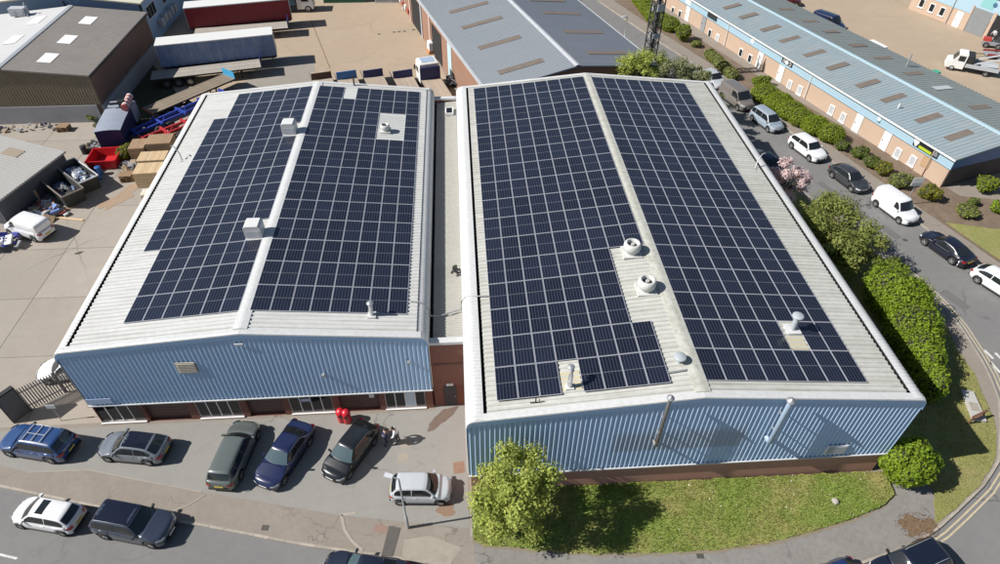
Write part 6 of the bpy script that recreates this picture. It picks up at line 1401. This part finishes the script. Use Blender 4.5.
# white water tank on an orange base
x, y = G(433,52); t = thing('water_tank', 'white square tank on an orange base beside the shed wall', 'tank', (x,y,0), rad(16))
MB().box(-.7,.7,-.6,.6,.0,.35).build('base', mat('orange_steel',(0.5,0.2,0.07),.6), t); b = MB(); b.loft([[(-.6+e,-.55+e,z_),(.6-e,-.55+e,z_),(.6-e,.55-e,z_),(-.6+e,.55-e,z_)] for e, z_ in ((.04,.36),(0,.45),(0,1.35),(.08,1.5))], 0, False, closed=True, caps=True); fixn(b.build('tank', white_p, t)); MB().lathe([(.14,1.5),(.14,1.58),(0,1.6)], 10).build('lid', dark_metal, t)
x, y = G(441,56); t = thing('forklift', 'yellow forklift parked beside the white tank', 'forklift', (x+.4,y-.6,0), rad(196)); MB().box(-.9,.5,-.55,.55,.25,1.0).build('body', mat('ochre_paint',(0.48,0.3,0.1),.5,noise=(2,.3)), t)
for q in ((-.8,-.5),(-.8,.5),(.3,-.5),(.3,.5)): MB().tube([(q[0],q[1],1.0),(q[0]*.9,q[1]*.9,2.0)], .035, 6).build('cage_post', dark_metal, t)
MB().box(-.85,.4,-.55,.55,2.0,2.06).build('cage_roof', dark_metal, t); MB().box(.55,.62,-.4,-.3,.1,2.3).box(.55,.62,.3,.4,.1,2.3).build('mast', dark_metal, t); MB().box(.63,1.6,-.35,-.23,.12,.17).box(.63,1.6,.23,.35,.12,.17).build('fork', dark_metal, t); add_wheels(t, (.2,-.65), .55, .25, .18)
# red dome-topped bins by the pier
redb = mat('red_bin',(0.55,0.02,0.035),.35,noise=(3,.2,(0.5,0.015,0.03)))
for i, (px, py) in enumerate(((342.5,420),(348,421))):
    x, y = G(px, py); t = thing('red_bin', ('red dome-topped bin against the brick pier' if i == 0 else 'red dome-topped bin beside the black hatchback'), 'bin', (x,y-.05,0))
    MB().lathe([(0,.0),(.25,.0),(.26,.1),(.28,.75),(.29,.9),(.26,1.05),(.18,1.16),(0,1.2)], 16).build('shell', redb, t); MB().box(-.12,.12,-.31,-.22,.72,.84).build('slot', trim_blk, t); MB().lathe([(.3,.86),(.3,.91)], 16).build('band', mat('dark_red_band',(0.3,0.01,0.02),.4), t)
# rooftop debris on the link, small things in the far yard
t = rubble('dark debris clump lying on the link roof', 12.35,5.0, 0, .7,.6,6.12,[w_dark,w_dark,dark_fill],16,12,cat='debris',name='roof_debris',smax=.3)
x, y = G(990,47); t = thing('ride_on_mower', 'red and grey ride-on machine outside the open workshop bay', 'machine', (x,y,0), rad(150)); MB().box(-1.2,1.1,-.55,.55,.4,.8).build('frame', w_grey, t); MB().box(.3,1.2,-.4,.4,.8,1.2).build('bonnet', mat('machine_red',(0.4,0.05,0.04),.5), t); MB().box(-.5,-.1,-.3,.3,.8,.95).box(-.62,-.5,-.3,.3,.8,1.4).build('seat', w_dark, t); add_wheels(t, (.7,-.75), .62, .38, .24)
for q in (-.5,.5): MB().tube([(-.75,q,.8),(-.75,q,2.0),(.2,q,2.05)], .04, 6).build('roll_bar', dark_metal, t)
x, y = G(996,58); t = thing('flat_trailer', 'low trailer with red boards in the far yard', 'trailer', (x,y,0), rad(165)); MB().box(-1.6,1.6,-.8,.8,.45,.55).build('bed', w_grey, t); MB().box(-1.6,1.6,-.84,-.8,.55,.8).box(-1.6,1.6,.8,.84,.55,.8).build('side_board', w_red, t); MB().tube([(1.6,0,.45),(2.6,0,.4)], .05, 6).build('drawbar', dark_metal, t); add_wheels(t, (0.0,), .8, .32, .2)
for (px, py, m, lb) in ((877,46,white_p,'long white box standing behind the terrace'),(935,74,mat('green_tub',(0.05,0.35,0.22),.5),'green tub behind the terrace roof')):
    x, y = G(px, py, .8); t = thing('storage_box', lb, 'box', (x+.4,y+.6,0), rad(16.4+90)); w = 2.6 if m is white_p else .8
    MB().box(-w/2,w/2,-.45,.45,.02,.8).build('body', m, t); MB().box(-w/2-.03,w/2+.03,-.48,.48,.8,.9).build('lid', m, t)

# ------------------------------------------------------------------ people
skin = mat('skin',(0.42,0.26,0.19),.6); hair = mat('dark_hair',(0.03,0.022,0.016),.7)
def person(label, x, y, heading, J, topm, legm, shoe=None, z=0.):
    """one skinned body; J maps joint to (x forward, y left, z up)"""
    edges = [('pel','chest',.15,.17),('chest','neck',.17,.065),('neck','head',.065,.1),('head','crown',.105,.075)]
    names = ['pel','chest','neck','head','crown']; radii = {'pel':.17,'chest':.2,'neck':.062,'head':.1,'crown':.085}
    E_ = [('pel','chest'),('chest','neck'),('neck','head'),('head','crown')]
    for s in 'lr':
        names += [s+k for k in ('sh','el','wr','hd','hip','kn','an','toe')]
        radii.update({s+'sh':.09,s+'el':.06,s+'wr':.038,s+'hd':.04,s+'hip':.1,s+'kn':.068,s+'an':.05,s+'toe':.045})
        E_ += [('chest',s+'sh'),(s+'sh',s+'el'),(s+'el',s+'wr'),(s+'wr',s+'hd'),('pel',s+'hip'),(s+'hip',s+'kn'),(s+'kn',s+'an'),(s+'an',s+'toe')]
    me = bpy.data.meshes.new('person'); ix = {n: i for i, n in enumerate(names)}
    me.from_pydata([J[n] for n in names], [(ix[a], ix[b_]) for a, b_ in E_], [])
    o = link('person', me); sk = o.modifiers.new('skin','SKIN')
    for n in names:
        v = me.skin_vertices[0].data[ix[n]]; v.radius = (radii[n], radii[n]); v.use_root = (n == 'pel')
    o.modifiers.new('sub','SUBSURF').levels = 1
    bpy.context.view_layer.update(); dg = bpy.context.evaluated_depsgraph_get(); nm = bpy.data.meshes.new_from_object(o.evaluated_get(dg))
    o.modifiers.clear(); o.data = nm; nm.materials.clear()
    for m in (topm, legm, skin, shoe or trim_blk): nm.materials.append(m)
    key = {n: Vector(J[n]) for n in names}
    for p in nm.polygons:
        c = p.center; n = min(key, key=lambda k: (key[k]-c).length); p.use_smooth = True
        mid_ = n
        p.material_index = 2 if n in ('neck','head','crown','lhd','rhd','lwr','rwr') else 3 if n in ('lan','ran','ltoe','rtoe') and c.z < .12 else 1 if n in ('lkn','rkn','lan','ran','lhip','rhip','pel') else 0
    o.location = (x,y,z); o.rotation_euler = (0,0,heading); tag(o, label, 'person')
    hd = Vector(J['head']); up = (Vector(J['crown'])-hd).normalized()
    b = MB(); n = 10; vs = []; fs = []
    for j in range(5):
        th = j/4*PI*.52
        for i in range(n): ph = 2*PI*i/n; vs.append(hd+up*.03+Vector((-.012,0,0))+Vector((math.sin(th)*math.cos(ph)*.115, math.sin(th)*math.sin(ph)*.105, math.cos(th)*.135)))
    for j in range(4):
        for i in range(n): fs.append((j*n+i,(j+1)*n+i,(j+1)*n+(i+1)%n,j*n+(i+1)%n))
    b.add(vs, fs, 0, True); b.build('hair', hair, o)
    b = MB(); f = hd+Vector((.1,0,0)); b.cbox((f.x+.012,0+f.y,f.z-.01),(.03,.028,.045)); b.build('nose', skin, o)
    b = MB(); b.cbox((f.x-.002,f.y+.035,f.z+.025),(.012,.022,.012)).cbox((f.x-.002,f.y-.035,f.z+.025),(.012,.022,.012)); b.build('eyes', trim_blk, o)
    # fingers
    for s in 'lr':
        h = Vector(J[s+'hd']); w = Vector(J[s+'wr']); d = (h-w).normalized(); sd = d.cross(Vector((0,1,0))).normalized(); b = MB()
        for k in range(4): q = h+sd*(k-1.5)*.021; b.tube([q-d*.01, q+d*(.045+.008*(k in (1,2))), q+d*(.07+.012*(k in (1,2)))+Vector((0,0,-.02))], [.0105,.0095,.007], 6)
        b.tube([h-d*.03+sd*.035, h+sd*.055+d*.015, h+sd*.05+d*.04], [.012,.011,.008], 6); b.build('fingers', skin, o)
    return o
def stand(lean=0., arms=0., reach=0.):
    J = {'pel':(0,0,.92),'chest':(.05+lean*.38,0,1.28-abs(lean)*.12),'neck':(.07+lean*.62,0,1.47-abs(lean)*.25),'head':(.1+lean*.75,0,1.6-abs(lean)*.3),'crown':(.1+lean*.78,0,1.7-abs(lean)*.31)}
    for s, q in (('l',1),('r',-1)):
        c = J['chest']
        J[s+'sh'] = (c[0]+.02,q*.19,c[2]+.1); J[s+'el'] = (c[0]+.05+reach*.18,q*(.27+arms*.2),c[2]-.18+reach*.08); J[s+'wr'] = (c[0]+.17+reach*.35,q*(.25+arms*.15),c[2]-.38+reach*.25); J[s+'hd'] = (c[0]+.22+reach*.42,q*(.23+arms*.12),c[2]-.45+reach*.27)
        J[s+'hip'] = (0,q*.1,.86); J[s+'kn'] = (.04+.05*q,q*.11,.48); J[s+'an'] = (-.02+.08*q,q*.12,.08); J[s+'toe'] = (.14+.08*q,q*.14,.05)
    return J
person('person in a white shirt and dark trousers leaning towards the black hatchback', 8.42,-4.2, rad(185), stand(.2,.35,.4), mat('white_shirt',(0.75,0.75,0.76),.8), mat('grey_trousers',(0.06,0.06,0.065),.8))
person('person in dark navy clothes with a pale stripe standing in the car shadow', 7.62,-4.35, rad(20), stand(.05,.2,.1), mat('navy_jacket',(0.015,0.02,0.06),.8), mat('navy_trousers',(0.02,0.025,0.05),.8))
P2 = [o for o in bpy.data.objects if o.get('label','').startswith('person in dark navy')][0]
b = MB(); b.lathe([(.2,0),(.2,.07)], 14, c=(.06,0,1.16)); b.build('reflective_stripe', white_p, P2)
x, y = G(991,41); person('person in pale grey overalls in the open workshop bay', x,y, rad(200), stand(0,.2,.1), mat('pale_overall',(0.5,0.5,0.5),.8), mat('pale_overall',(0.5,0.5,0.5)))
